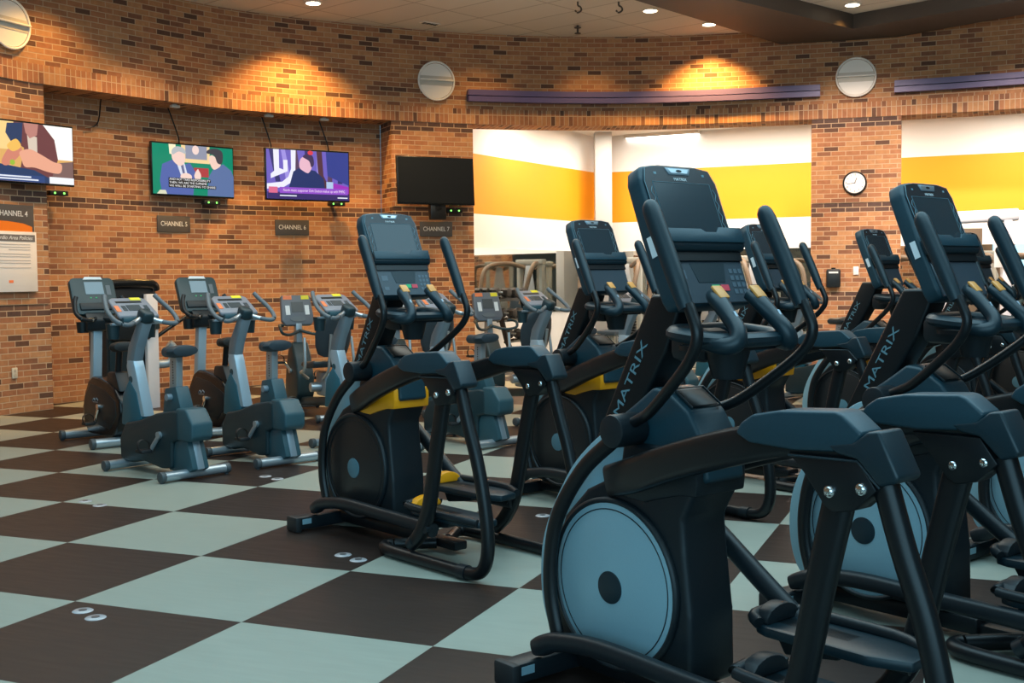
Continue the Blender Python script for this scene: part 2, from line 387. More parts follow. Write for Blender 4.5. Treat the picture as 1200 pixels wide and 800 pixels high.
# sprinkler, hanging hooks, round vent on the ceiling
p = ground(504, 27, ZC); t = thing('ceiling_vent', 'dark slotted vent in the ceiling tiles left of centre', 'vent', (p.x, p.y, ZC), .7)
MB().box((0, 0, -.006), (.30, .11, .012), bevel=.003).build('frame', ring_m, t)
for k in range(4): MB().box((-.10 + k * .066, 0, -.012), (.045, .08, .006)).build('slot', black, t)
p = ground(677, 30, ZC); t = thing('sprinkler_head', 'small dark sprinkler head under the ceiling tiles', 'sprinkler', (p.x, p.y, ZC))
MB().cyl((0, 0, -.10), (0, 0, 0), .015, 12).cyl((0, 0, -.035), (0, 0, -.025), .05, 16).build('stem', beam, t)
MB().cyl((0, 0, -.115), (0, 0, -.105), .045, 16).build('deflector', beam, t)
for px, lb in ((677, 'dark hanging hook on the ceiling, left one'), (725, 'dark hanging hook on the ceiling, right one beside the downlight')):
    p = ground(px, 2, ZC); t = thing('ceiling_hook', lb, 'hook', (p.x, p.y, ZC))
    MB().cyl((0, 0, -.05), (0, 0, 0), .012, 10).build('rod', beam, t)
    MB().tube([(0, 0, -.05), (.035, 0, -.07), (.045, 0, -.11), (0, 0, -.14), (-.035, 0, -.11)], .012, 8, 4).build('hook', beam, t)

# purple double rails on the upper wall
purple = mat('purple_painted_rail', (.11, .085, .23), .4)
for i, (pa, pb, lb) in enumerate(((547, 961, 'long purple double rail curving along the brick above the middle opening'), (1048, 1290, 'purple double rail on the brick above the right-hand opening'))):
    sa, sb = hit(pa, 115)[0], hit(pb, 110)[0]; z0 = 4.04
    t = thing('wall_rail', lb, 'rail', (*cpoint((sa + sb) / 2)[0], z0))
    inv = Matrix.Translation(-Vector(t.location))
    for nm, za, zb, oo in (('upper_bar', .09, .17, -.09), ('lower_bar', 0, .075, -.11), ('back_plate', .01, .16, -.02)):
        o = curved(nm, sa, sb, z0 + za, z0 + zb, oo, 0 if nm == 'back_plate' else -.02, purple, kind=False)
        o.data.transform(inv); o.parent = t

# ------------------------------------------------------------------ weight room beyond the openings
def wallm(name):
    mt = bpy.data.materials.new(name); mt.use_nodes = True; nt = mt.node_tree; N = nt.nodes.new; L = nt.links.new
    b = nt.nodes['Principled BSDF']; b.inputs['Roughness'].default_value = .6
    g = N('ShaderNodeNewGeometry'); sp = N('ShaderNodeSeparateXYZ'); L(g.outputs['Position'], sp.inputs[0])
    c = N('ShaderNodeMath'); c.operation = 'COMPARE'; c.inputs[1].default_value = (2.46 + 3.38) / 2; c.inputs[2].default_value = (3.38 - 2.46) / 2; L(sp.outputs[2], c.inputs[0])
    mx = N('ShaderNodeMixRGB'); mx.inputs[1].default_value = (.84, .82, .79, 1); mx.inputs[2].default_value = (.84, .33, .004, 1); L(c.outputs[0], mx.inputs[0]); L(mx.outputs[0], b.inputs['Base Color'])
    return mt
stripe = wallm('white_wall_yellow_band')
ZW = 4.03
cor = at(698, 300, 21.3); lft = cpoint(S555 - .15, TH)[0]; rgt = at(1290, 300, 17.9)
def slab(name, a, b, z0, z1, th, m):
    a, b = Vector((a[0], a[1])), Vector((b[0], b[1])); d = b - a; an = math.atan2(d.y, d.x); c = (a + b) / 2
    o = MB().box((0, 0, 0), (d.length, th, z1 - z0)).build(name, m, smooth=False)
    o.location = (c.x, c.y, (z0 + z1) / 2); o.rotation_euler = (0, 0, an); struct(o); return o
d1 = (Vector((cor.x, cor.y)) - lft).normalized()
slab('wall_weight_room_left', lft, Vector((cor.x, cor.y)) + d1 * .2, 0, ZW, .1, stripe)
slab('wall_weight_room_back', (cor.x - .2, cor.y + .1), (rgt.x, rgt.y), 0, ZW, .1, stripe)
colu = mat('pale_grey_column', (.50, .49, .47), .6)
cp = at(707, 300, 20.6)
t = MB().box((0, 0, ZW / 2), (.30, .30, ZW), bevel=.01).build('trim_column', colu); t.location = (cp.x, cp.y, 0); struct(t)
wc = mat('weight_room_ceiling', (.78, .76, .72), .8)
bm = MB().xy([cpoint(S555 - .3, TH + .02)[0][:], (lft.x - .1, lft.y + .1), (cor.x - .3, cor.y + .6), (rgt.x + .3, rgt.y + .3), cpoint(hit(1275, 300)[0], TH + .02)[0][:]] + [cpoint(S555 + (hit(1275, 300)[0] - S555) * k / 10, TH + .02)[0][:] for k in range(9, 0, -1)], ZW, ZW + .08)
struct(bm.build('ceiling_weight_room', wc, smooth=False))
p = ground(777, 156, ZW); t = thing('ceiling_light', 'long fluorescent ceiling light glowing in the bright room', 'light', (p.x, p.y, ZW), -.47)
MB().box((0, 0, -.03), (1.4, .30, .06), bevel=.01).build('housing', ring_m, t)
MB().box((0, 0, -.063), (1.34, .24, .01), bevel=.003).build('diffuser', mat('tube_glow', (1, 1, 1), .5, emit=(1, .97, .92), estr=6), t)
mir = mat('mirror_glass', (.62, .64, .62), .03, 1.)
nl = Vector((d1.y, -d1.x)); a = lft + d1 * .15 + nl * .06; b2 = Vector((cor.x, cor.y)) - d1 * .5 + nl * .06
o = slab('trim_mirror', a, b2, .88, 1.93, .02, mir)
d2 = (Vector((rgt.x, rgt.y)) - Vector((cor.x - .2, cor.y + .1))).normalized(); nb = Vector((d2.y, -d2.x))
a = Vector((cor.x, cor.y)) + d2 * .55 + nb * .06; b2 = Vector((rgt.x, rgt.y)) + nb * .06
slab('trim_mirror', a, b2, .5, 1.93, .02, mir)

# ------------------------------------------------------------------ things on the brick wall
def wall_frame(px, py, off=0., gap=0.):
    s, p, tg = hit(px, py, off); n = Vector((tg.y, -tg.x, 0))     # n points into the room
    p = Vector((p.x, p.y, p.z)) + n * gap
    return p, math.atan2(tg.y, tg.x)
RZ90 = Matrix.Rotation(PI / 2, 4, 'X')                            # text from xy to xz, facing -y
def txt(parent, name, s, x, z, y, size, m, width=None, shear=0, ext=.001):
    return text(name, s, size, Matrix.Translation((x, y, z)) @ RZ90, m, parent, ext, width, None, shear)

# channel signs
signm = mat('sign_grey', (.075, .072, .072), .5)
for ch, px, py, off in ((5, 203, 262.5, .52), (6, 342, 266.5, .52), (7, 510.5, 268.5, 0.)):
    p, rz = wall_frame(px, py, off, .012 if off else .02)
    t = thing('channel_sign', f'dark grey wall plate reading CHANNEL {ch}', 'sign', p, rz, 'channel signs')
    MB().box((0, 0, 0), (.50, .018, .215), bevel=.004).build('plate', signm, t)
    txt(t, 'lettering', f'CHANNEL {ch}', 0, 0, -.011, .088, wht, .40)
# notice board with CHANNEL 4
p, rz = wall_frame(2, 292, 0, .03); p.z = 0
t = thing('notice_board', 'notice with CHANNEL 4 header, orange swoosh and white policy sheet on the left brick pier', 'notice', p, rz)
def zl(y, D=12.9): return CAMZ + (332 - y) * D / FPX
W2 = .42
MB().box((0, 0, (zl(241) + zl(277)) / 2), (W2 * 2, .03, zl(241) - zl(277)), bevel=.003).build('header', signm, t)
txt(t, 'lettering', 'CHANNEL 4', .11, zl(251.5), -.017, .088, wht, .44)
sw = [(-W2, zl(274)), (W2 - .03, zl(272)), (W2 - .03, zl(266)), (W2 - .15, zl(262.5)), (W2 - .35, zl(260.5)), (-W2, zl(259))]
MB().xz(sw, -.018, -.01).build('swoosh', mat('orange_print', (.85, .20, .01), .5), t, False)
MB().box((.015, -.01, (zl(272) + zl(342)) / 2), (W2 * 2, .04, zl(272) - zl(342)), bevel=.004).build('sheet', mat('paper', (.78, .76, .74), .6), t)
MB().box((.0, -.031, zl(279.5)), (W2 * 2 - .02, .006, .075)).build('title_bar', mat('title_grey', (.16, .15, .15), .5), t)
txt(t, 'title', 'Cardio Area Policies', .11, zl(279.5), -.035, .06, wht, .52, .3)
b = MB()
for y, wd in ((287, .62), (290, .66), (293, .3), (298, .64), (301, .6), (305.5, .66), (308.5, .5), (314, .6)):
    b.box((W2 - .08 - wd / 2, -.0315, zl(y)), (wd, .003, .009))
b.build('printed_lines', mat('print_grey', (.5, .48, .47), .6), t, False)
MB().box((.06, -.0315, zl(330)), (.06, .003, .03)).build('printed_emblem', orange_s, t, False)

# round wall fixtures
fixm = mat('fixture_white', (.86, .85, .82), .45); fixd = mat('fixture_shade', (.55, .53, .48), .5)
fx = None
for px, py, r, lb in ((510, 95.5, .26, 'round white wall fixture with a ledge, centre of the brick wall above the dark television'), (1003, 91, .275, 'round white wall fixture with a ledge, above the clock pillar'), (8, 28, .275, 'round white wall fixture with a ledge, cut by the left edge of the photo')):
    p, rz = wall_frame(px, py, 0, .0)
    if fx is None:
        fx = thing('wall_fixture', lb, 'wall fixture', p, rz, 'round wall fixtures'); R_ = .27
        MB().cyl((0, .02, 0), (0, -.05, 0), R_ * .93, 48).build('disc', fixm, fx)
        b = MB().tube([(R_ * math.cos(q * PI / 24), -.055, R_ * math.sin(q * PI / 24)) for q in range(48)], .014, 8, closed=True, up=(0, 1, 0)); b.build('rim', fixm, fx)
        MB().box((0, -.075, .012), (R_ * 2 * .97, .05, .018), bevel=.004).build('ledge', fixm, fx)
        MB().xz([(-R_ * .9, -.065), (R_ * .9, -.065), (R_ * .93, 0), (-R_ * .93, 0)], -.056, -.045).xz([(-R_ * .9, .07), (R_ * .9, .07), (R_ * .93, .02), (-R_ * .93, .02)], -.054, -.045).build('band', fixd, fx)
    else: dup(fx, p, rz, lb)

# clock
p, rz = wall_frame(1001.5, 214.5, 0, .012); t = thing('wall_clock', 'round wall clock with white face and black rim on the brick pillar', 'clock', p, rz)
MB().cyl((0, 0, 0), (0, -.035, 0), .15, 48).build('case', black, t)
MB().tube([(.155 * math.cos(q * PI / 24), -.03, .155 * math.sin(q * PI / 24)) for q in range(48)], .014, 8, closed=True, up=(0, 1, 0)).build('rim', black, t)
MB().cyl((0, -.034, 0), (0, -.038, 0), .145, 48).build('face', mat('clock_face', (.82, .82, .84), .5), t)
for k in range(12):
    an = PI / 2 - (k + 1) * PI / 6
    txt(t, 'numeral', str(k + 1), .118 * math.cos(an), .118 * math.sin(an), -.039, .036, black)
def hand(an, ln, wd): return MB().box((math.sin(an) * ln * .4, -.041, math.cos(an) * ln * .4), (wd, .003, ln), Matrix.Rotation(an, 4, 'Y')).build('hand', black, t, False)
hand(math.radians(22), .085, .010); hand(math.radians(262), .12, .007)

# small boxes on the walls
p, rz = wall_frame(976.5, 326, 0, .06); t = thing('wall_box', 'black wall dispenser with white label on the brick pillar', 'dispenser', p, rz)
MB().box((0, 0, 0), (.20, .11, .27), bevel=.025).build('body', blackp, t); MB().box((0, -.057, .085), (.13, .006, .025)).build('label', wht, t, False)
MB().cyl((0, 0, .13), (0, 0, .155), .03, 16).build('lock', blackp, t)
p, rz = wall_frame(1003, 317, 0, .016); t = tag(MB().box((0, 0, 0), (.075, .012, .12), bevel=.004).build('switch_plate', wht), 'white switch plate on the brick pillar beside the black dispenser', 'switch'); t.location = p; t.rotation_euler = (0, 0, rz)
p, rz = wall_frame(16.5, 437, 0, .01); t = thing('power_outlet', 'pale power outlet low on the left brick pier', 'outlet', p, rz)
MB().box((0, 0, 0), (.075, .012, .12), bevel=.004).build('plate', mat('outlet_ivory', (.6, .55, .45), .5), t)
for z in (-.025, .025): MB().cyl((0, 0, z), (0, -.009, z), .017, 16).build('socket', mat('outlet_socket', (.45, .40, .32), .5), t)

# televisions
def em(name, col, k=1.): return mat('screen_' + name, (0, 0, 0), .4, emit=col, estr=k)
def poly(name, P, k, m, par, n=0):
    # flat shape on the screen: (x, z) in metres on the screen plane, k = layer
    if n: P = [(q.x, q.y) for q in catmull([(a, b, 0) for a, b in P], n, True)]
    return MB().xz(P, -.0262 - k * .0012, -.0250 - k * .0012).build(name, m, par, False)
def ell(cx, cz, rx, rz, n=24): return [(cx + rx * math.cos(2 * PI * i / n), cz + rz * math.sin(2 * PI * i / n)) for i in range(n)]
def rect(x0, z0, x1, z1): return [(x0, z0), (x1, z0), (x1, z1), (x0, z1)]
def television(loc, rz, tilt, label, W=1.22, Hh=.69, on=True, bright=(.02, .02, .02)):
    t = thing('television', label, 'television', loc, rz, 'wall televisions'); t.rotation_euler = (tilt, 0, rz)
    MB().box((0, 0, 0), (W, .045, Hh), bevel=.006).build('casing', gloss, t)
    MB().box((0, .07, 0), (.5, .10, .35), bevel=.02).build('back', blackp, t)
    s = MB().box((0, -.0235, .004), (W - .03, .003, Hh - .04)).build('screen', em('base_' + str(round(loc[0], 1)), bright) if on else mat('tv_off', (.006, .008, .01), .3, 0, .25), t, False)
    MB().box((0, .22, 0), (.08, .25, .08)).box((0, .33, 0), (.2, .03, .3)).build('wall_bracket', black, t)
    return t, s
w_ = 1.19 / 2; h_ = .65 / 2
# channel 4: a man at a table with food
t, s = television((-5.40, 12.85, zl(180.5, 12.85)), math.radians(56), 0, 'television showing a man reaching over food, at the left edge')
poly('picture_background', rect(-w_, -h_, w_, h_), 0, em('amber', (.80, .45, .14)), s)
poly('picture_glow', rect(-w_ + .12, .02, -.10, h_), 1, em('amber_light', (1.0, .70, .28)), s)
poly('picture_window', rect(.20, -.05, w_, h_), 1, em('white', (1, .97, .92), 1.1), s)
poly('picture_sofa', [(.30, -.10), (w_, -.06), (w_, -h_), (.1, -h_)], 2, em('brown', (.22, .13, .12)), s)
poly('picture_jacket', [(-.14, h_), (.22, h_), (.36, .17), (.40, -.05), (.30, -.30), (-.10, -.30), (-.02, .05), (-.17, .12)], 3, em('maroon', (.17, .055, .06)), s)
poly('picture_sleeve', [(-.22, h_ - .02), (-.03, h_), (-.05, .10), (-.16, .08), (-.24, .20)], 4, em('navy_sleeve', (.025, .05, .13)), s)
poly('picture_shirt', [(.02, .20), (.14, .18), (.14, -.02), (.04, -.04)], 4, em('cream', (.75, .62, .50)), s)
poly('picture_neck', [(-.02, h_), (.16, h_), (.14, .20), (.05, .16), (0, .22)], 5, em('skin_shade', (.55, .24, .20)), s)
poly('picture_dark_table', [(-w_, -.03), (-.40, .02), (-.34, -.14), (.10, -.19), (.36, -.30), (.36, -h_), (-w_, -h_)], 5, em('navy', (.02, .05, .14)), s)
poly('picture_glass', [(-w_, .06), (-.46, .0), (-.40, -.2), (-w_, -.22)], 6, em('dark', (.04, .03, .04)), s)
poly('picture_plate', [(-.30, -.12), (-.22, .02), (-.10, .10), (-.05, .02), (-.12, -.08), (-.24, -.16)], 6, em('salmon', (.70, .25, .17)), s, 4)
poly('picture_food', [(-.23, .06), (-.12, .14), (-.06, .06), (-.16, .0)], 7, em('cheese', (.95, .55, .12)), s, 4)
poly('picture_leaf', ell(-.17, -.12, .03, .03), 7, em('leaf', (.35, .55, .05)), s)
poly('picture_hand', [(-.08, .0), (.04, .04), (.16, .0), (.34, -.08), (.44, -.10), (.42, -.20), (.28, -.20), (.10, -.16), (-.02, -.16), (-.06, -.08)], 8, em('skin', (.88, .42, .28)), s, 4)
poly('picture_caption_bar', rect(-w_, -h_, .22, -h_ + .075), 9, em('caption_navy', (.03, .07, .22)), s)
poly('picture_caption_end', rect(.28, -h_, w_, -h_ + .075), 9, em('white2', (.95, .97, 1), 1.), s)
for k, (x0, x1, z) in enumerate(((-.45, .05, .047), (-.35, .14, .018))): poly('picture_caption_line', rect(x0, -h_ + z, x1, -h_ + z + .016), 10, em('caption_white', (.8, .85, .95)), s)
# channel 5: two men in suits
c5 = at(226, 200, 15.3); t, s = television(c5, math.radians(46), 0, 'television showing two men in blue suits with captions, on the recessed wall')
poly('picture_background', rect(-w_, -h_, w_, h_), 0, em('green', (.0, .26, .15)), s)
poly('picture_frame_edge', rect(-.18, .10, .24, h_), 1, em('gold', (.95, .70, .35)), s)
poly('picture_portrait', rect(-.12, .15, .20, h_), 2, em('portrait', (.30, .32, .42)), s)
poly('picture_portrait_face', ell(.03, .27, .05, .06), 3, em('pale', (.95, .72, .66)), s)
poly('picture_lamp', [(-.35, .20), (-.26, .18), (-.26, h_), (-.36, h_)], 1, em('lamp', (1, .92, .62)), s)
poly('picture_chair', rect(.0, -.08, .22, .04), 1, em('red', (.45, .05, .06)), s)
poly('picture_suit', [(-.47, -h_), (-.50, -.15), (-.46, .06), (-.30, .13), (-.16, .06), (-.06, .10), (.02, -.02), (-.02, -h_)], 4, em('blue_suit', (.09, .14, .42)), s)
poly('picture_shirt', [(-.26, .10), (-.14, .09), (-.08, -.12), (-.16, -.16)], 5, em('shirt_white', (.75, .78, .9)), s)
poly('picture_tie', [(-.20, .08), (-.16, .08), (-.12, -.12), (-.15, -.12)], 6, em('tie', (.15, .16, .3)), s)
poly('picture_head', [(-.31, .12), (-.32, .22), (-.26, .27), (-.17, .25), (-.13, .16), (-.15, .08), (-.22, .05)], 7, em('face', (.95, .68, .60)), s, 4)
poly('picture_hair', [(-.31, .19), (-.32, .25), (-.25, .30), (-.15, .28), (-.12, .21), (-.22, .235)], 8, em('grey_hair', (.50, .53, .55)), s, 4)
poly('picture_hand', ell(-.12, -.09, .085, .05), 8, em('skin2', (.95, .70, .62)), s)
poly('picture_hand', [(.0, -.06), (.05, .02), (.07, .0), (.10, -.06), (.08, -.13), (.02, -.12)], 8, em('skin2', (1, .7, .6)), s, 3)
poly('picture_suit', [(.19, -h_), (.21, -.08), (.30, .06), (.44, .11), (.56, .03), (w_, -.05), (w_, -h_)], 9, em('grey_suit', (.11, .18, .38)), s)
poly('picture_neck', [(.26, .06), (.22, .17), (.27, .22), (.36, .16), (.40, .09), (.31, .03)], 10, em('skin3', (.93, .66, .55)), s, 3)
poly('picture_hair', [(.19, .24), (.22, .29), (.34, .31), (.43, .26), (.42, .12), (.35, .12), (.30, .22)], 11, em('dark_hair', (.06, .055, .07)), s, 4)
poly('picture_chair_back', [(-w_ + .05, -h_), (-.40, -h_), (-.42, -h_ + .05), (-.5, -h_ + .05)], 5, em('cream2', (.75, .75, .55)), s)
for k, (tx, x0, wd) in enumerate((('AND NOT TAKE RESPONSIBILITY', -.37, .60), ('THEN, WE ARE THE SUPREME', -.37, .55), ('WE WILL BE STARTING TO SHARE', -.37, .68))):
    z = -.13 - k * .042
    poly('caption_strip', rect(x0 - .01, z - .021, x0 + wd + .01, z + .021), 12, em('caption_black', (.0, .0, .0)), s)
    txt(s, 'caption', tx, x0 + wd / 2, z, -.0425, .04, em('caption_white2', (.95, .95, .95)), wd, 0, .0005)
# channel 6: a man seen from the side, purple news bar
c6 = at(360.5, 205.5, 15.6); t, s = television(c6, math.radians(34), 0, 'television showing a man in a navy jacket with a purple news bar')
poly('picture_background', rect(-w_, -h_, w_, h_), 0, em('violet', (.16, .12, .55)), s)
for k in range(7): poly('picture_streak', [(-.56 + k * .17, h_), (-.50 + k * .17, h_), (-.40 + k * .15, -.1), (-.47 + k * .15, -.1)], 1, em(('navy3', 'lilac', 'dusk')[k % 3], ((.03, .03, .16), (.36, .30, .80), (.10, .05, .12))[k % 3]), s)
poly('picture_blue_right', [(.28, .0), (w_, -.12), (w_, h_), (.26, h_)], 2, em('deep_blue', (.03, .05, .28)), s)
poly('picture_magenta', [(.30, -.08), (w_, -.14), (w_, -.24), (.28, -.24)], 2, em('magenta', (.36, .03, .50)), s)
poly('picture_pole', [(.12, h_), (.20, h_), (.22, .0), (.34, -.22), (.22, -.22), (.14, .05)], 3, em('pole_dark', (.09, .03, .05)), s)
poly('picture_letter', [(-.50, h_), (-.42, h_), (-.42, .08), (-.36, .06), (-.36, .19), (-.30, .19), (-.30, .04), (-.54, -.06), (-.54, .0), (-.49, .04)], 4, em('letter_white', (.88, .88, 1)), s)
poly('picture_letter', [(-.25, h_), (-.18, h_), (-.19, .05), (-.24, -.10), (-.36, -.17), (-w_, -.20), (-w_, -.13), (-.38, -.10), (-.29, -.03), (-.25, .08)], 4, em('letter_white', (.9, .9, 1)), s)
poly('picture_jacket', [(-.30, -.22), (-.22, .04), (-.12, .10), (.10, .06), (.22, -.04), (.24, -.22)], 5, em('navy_jacket', (.012, .03, .14)), s)
poly('picture_head', [(-.13, .10), (-.12, .20), (-.07, .24), (.0, .20), (.05, .12), (.0, .03), (-.07, .05)], 6, em('pink_face', (.85, .50, .62)), s, 4)
poly('picture_hair', [(-.08, .24), (-.03, .28), (.06, .26), (.08, .15), (.04, .11), (.01, .19)], 7, em('hair', (.05, .03, .10)), s, 4)
poly('picture_star', ell(.03, .30, .04, .03), 8, em('red2', (.75, .05, .08)), s)
poly('picture_board', rect(.26, -.2, .36, -.08), 4, em('board', (.45, .6, .85)), s)
poly('picture_bottom', rect(-w_, -h_, w_, -.235), 9, em('indigo', (.035, .02, .14)), s)
poly('picture_news_bar', rect(-.42, -.25, w_ - .02, -.17), 10, em('purple_bar', (.30, .08, .62)), s)
poly('picture_logo', rect(-w_ + .02, -.25, -.45, -.17), 10, em('logo_red', (.75, .15, .28)), s)
txt(s, 'headline', "North music supporter Dirk Dutton makes up with PMPG", .08, -.21, -.0385, .05, em('headline', (.95, .75, .95)), .9, 0, .0005)
poly('picture_caption_line', rect(-.42, -.29, -.18, -.275), 10, em('caption_white', (.8, .85, .95)), s)
poly('picture_caption_line', rect(.42, -.30, .57, -.285), 10, em('caption_white', (.8, .85, .95)), s)
# channel 7: off
c7 = at(510.5, 212, 16.25); t7, s = television(c7, math.radians(28), -.06, 'black television switched off, on the brick pier left of the opening', 1.18, .67, False)
MB().box((.03, .05, -.42), (.24, .10, .24), bevel=.015).box((.03, .03, -.36), (.10, .06, .12)).build('lower_mount', black, t7)
# small tuner boxes with green lights below each television
for k, (px, py, off, lb) in enumerate(((67, 226.5, .3, 'small black tuner box with green lights below the leftmost television'), (247, 237.5, .35, 'small black tuner box with green lights below the captioned television'),
        (394, 239, .35, 'small black tuner box with green lights below the purple television'), (532, 247, -.02, 'small black tuner box with green lights below the dark television'))):
    p, rz = wall_frame(px, py, off); t = thing('tuner_box', lb, 'tuner', p, rz, 'tuner boxes')
    MB().box((0, 0, 0), (.24, .10, .06), bevel=.01).build('body', blackp, t)
    for x in (-.06, .06): MB().ball((x, -.052, 0), .013, 10).build('indicator_light', mat('led_green', (0, 0, 0), .5, emit=(.25, 1, .15), estr=2.2), t)
    MB().box((0, .55 - .5 + .03, 0), (.05, .16, .04)).build('mount', black, t)
# fixtures under the recess soffit and loose cables
for px, py, lb in ((205, 129, 'small pale box under the recess edge, leftmost of three'), (315, 139, 'small pale box under the recess edge, middle of three'), (380, 143.5, 'small pale box under the recess edge, rightmost of three')):
    p, rz = wall_frame(px, py, .12); p.z = ZS - .03
    t = tag(MB().box((0, 0, 0), (.12, .06, .035), bevel=.006).box((0, 0, .02), (.05, .03, .03)).build('soffit_box', fixd), lb, 'fixture', 'soffit boxes'); t.location = p; t.rotation_euler = (0, 0, rz)
for pa, pb, lb in (((100, 150), (118, 112), 'thin black cable hanging above the leftmost television'), ((210, 168), (197, 132), 'thin black cable above the captioned television'), ((318, 178), (307, 146), 'thin black cable left above the purple television'), ((385, 178), (374, 152), 'thin black cable right above the purple television')):
    a, _ = wall_frame(*pa, .46); b_, _ = wall_frame(*pb, .46); b_.z = ZS
    q = (a + b_) / 2 + Vector((.05, 0, -.12))
    tag(MB().tube([a, q, b_], .009, 6, 6).build('cable', black), lb, 'cable', 'television cables')

# ------------------------------------------------------------------ elliptical trainers
# local frame: +y is forward (the way the user faces), x to the user's right, z up
CON_O, CON_T = Vector((0, -.390, 1.372)), Vector((0, .379, .926)).normalized()
CON_N = Vector((0, -CON_T.z, CON_T.y))
def con(u, v, w): return CON_O + Vector((u, 0, 0)) + CON_T * v + CON_N * w
def conM(u, v, w): return frame(con(u, v, w), (1, 0, 0), CON_T)
def round_rect(x0, y0, x1, y1, r, n=5):
    P = []
    for cx, cy, a in ((x1 - r, y1 - r, 0), (x0 + r, y1 - r, 90), (x0 + r, y0 + r, 180), (x1 - r, y0 + r, 270)):
        for k in range(n + 1): an = math.radians(a + 90 * k / n); P.append((cx + r * math.cos(an), cy + r * math.sin(an)))
    return P
def make_elliptical(label, loc, rz, discm, bandm, hubm, group):
    toem = bandm
    t = thing('elliptical_trainer', label, 'elliptical trainer', loc, rz, group)
    # base
    MB().box((0, -.13, .065), (.13, .72, .07), bevel=.015).box((0, -.62, .05), (.09, .40, .05), bevel=.012).build('base_rail', black, t)
    ff = MB().box((0, .30, .05), (.66, .10, .075), bevel=.012).build('front_foot', blackp, t)
    for sx in (-1, 1):
        MB().box((sx * .335, .30, .045), (.04, .115, .09), bevel=.012).build('foot_cap', rubber, ff)
    MB().box((-.28, .2495, .06), (.06, .003, .03)).build('foot_label', silver, ff, False)
    # housing
    hs = [(-.375, .11), (.22, .11), (.285, .17), (.30, .28), (.29, .45), (.24, .60), (.12, .715), (-.04, .79), (-.06, .90), (-.40, .90), (-.395, .77), (-.335, .665), (-.345, .55), (-.37, .35)]
    MB().yz(hs, -.112, .112, .022, 3).build('housing', blackp, t)
    fr = catmull([(0, -.085, .925), (0, .02, .925), (0, .12, .86), (0, .215, .765), (0, .32, .60), (0, .372, .46), (0, .378, .30), (0, .34, .17), (0, .27, .10)], 5)
    inn = catmull([(0, .20, .12), (0, .295, .22), (0, .285, .42), (0, .19, .635), (0, .03, .71), (0, -.085, .88)], 4)
    MB().yz([(q.y, q.z) for q in fr] + [(q.y, q.z) for q in inn], -.104, .104, .012).build('front_shroud', silver, t)
    # accent band under the arms, wraps the back
    bd = [(-.03, .722), (-.10, .708), (-.17, .704), (-.25, .728), (-.33, .748), (-.402, .752), (-.408, .80), (-.404, .862), (-.30, .862), (-.20, .85), (-.12, .80)]
    MB().yz(bd, -.121, .121, .008).build('accent_band', bandm, t)
    for sx in (-1, 1):
        dc = MB().cyl((sx * .10, -.025, .398), (sx * .128, -.025, .398), .285, 64, bevel=.006).build('flywheel_cover', discm, t)
        b = MB().tube([(sx * .118, -.025 + .292 * math.cos(q * PI / 32), .398 + .292 * math.sin(q * PI / 32)) for q in range(64)], (.016, .012), 10, closed=True); b.build('rim', blackp, dc)
        b = MB().tube([(sx * .1285, -.025 + .262 * math.cos(q * PI / 32), .398 + .262 * math.sin(q * PI / 32)) for q in range(64)], .0022, 6, closed=True); b.build('groove', blackp, dc)
        MB().cyl((sx * .12, -.015, .385), (sx * .132, -.015, .385), .057, 32, bevel=.002).build('hub_cap', hubm, dc)
    # cover with storage pocket behind the mast
    tc_ = [(.03, .84), (.02, .95), (-.10, 1.03), (-.185, 1.092), (-.25, 1.085), (-.345, 1.02), (-.405, .93), (-.43, .80), (-.38, .785), (-.35, .84)]
    cv = MB().yz(tc_, -.092, .092, .016, 3).build('rear_cover', slate, t)
    M = frame(Vector((0, -.30, 1.056)), (1, 0, 0), (0, .82, .56)); MB().box((0, 0, 0), (.13, .085, .012), bevel=.004).mapped(M).build('pocket', black, cv)
    MB().tube([M @ Vector((x * .072, y * .05, .006)) for x, y in ((-1, -1), (1, -1), (1, 1), (-1, 1))], .004, 6, closed=True).build('pocket_edge', dslate, cv)
    # mast
    ms = MB().yz([(.145, .84), (-.150, 1.40), (-.300, 1.40), (-.215, 1.20), (-.06, .95), (-.02, .84)], -.064, .064, .014, 3).build('mast', black, t)
    up = Vector((0, -.470, .883)).normalized()
    for sx in (-1, 1):
        rt = up if sx < 0 else -up
        vv = Vector((0, .883, .470)) if sx < 0 else Vector((0, -.883, -.470))
        text('lettering', 'MATRIX', .047, frame(Vector((sx * .0652, -.060, 1.105)) + Vector((0, .004, .002)), rt, vv), lettering, ms, .0006, .295)
    # console
    sh = [(-.172, -.005), (.172, -.005), (.186, .03), (.190, .25), (.184, .44), (.165, .487), (.10, .497), (-.10, .497), (-.165, .487), (-.184, .44), (-.190, .25), (-.186, .03)]
    cs = MB().prism(sh, -.072, -.002, con, .014, 3).build('console', slate, t)
    bz = [(-.170, .235), (.170, .235), (.174, .43), (.155, .478), (.09, .488), (-.09, .488), (-.155, .478), (-.174, .43)]
    MB().prism(bz, -.003, .004, con, .002, 1).build('bezel', glass, cs)
    MB().prism(rect(-.137, .245, .137, .425), .0035, .0052, con).build('screen', mat('screen_off', (.022, .036, .046), .18, 0, .5), cs)
    b = MB()
    for sx in (-1, 1):
        P = [con(sx * (.147 + .010 * (k % 2)), .25 + k * .020, .0048) for k in range(9)]
        b.tube(P, .0012, 5, 3, up=CON_N)
    b.tube([con(u, v, .0048) for u, v in ((-.139, .243), (.139, .243), (.139, .428), (-.139, .428))], .0010, 5, closed=True, up=CON_N)
    b.tube([con(u, v, .0042) for u, v in bz], .0013, 5, closed=True, up=CON_N)
    b.build('printed_outline', lettering, cs)
    text('logo_lettering', 'MATRIX', .015, conM(0, .440, .0052), wht, cs, .0004, .062)
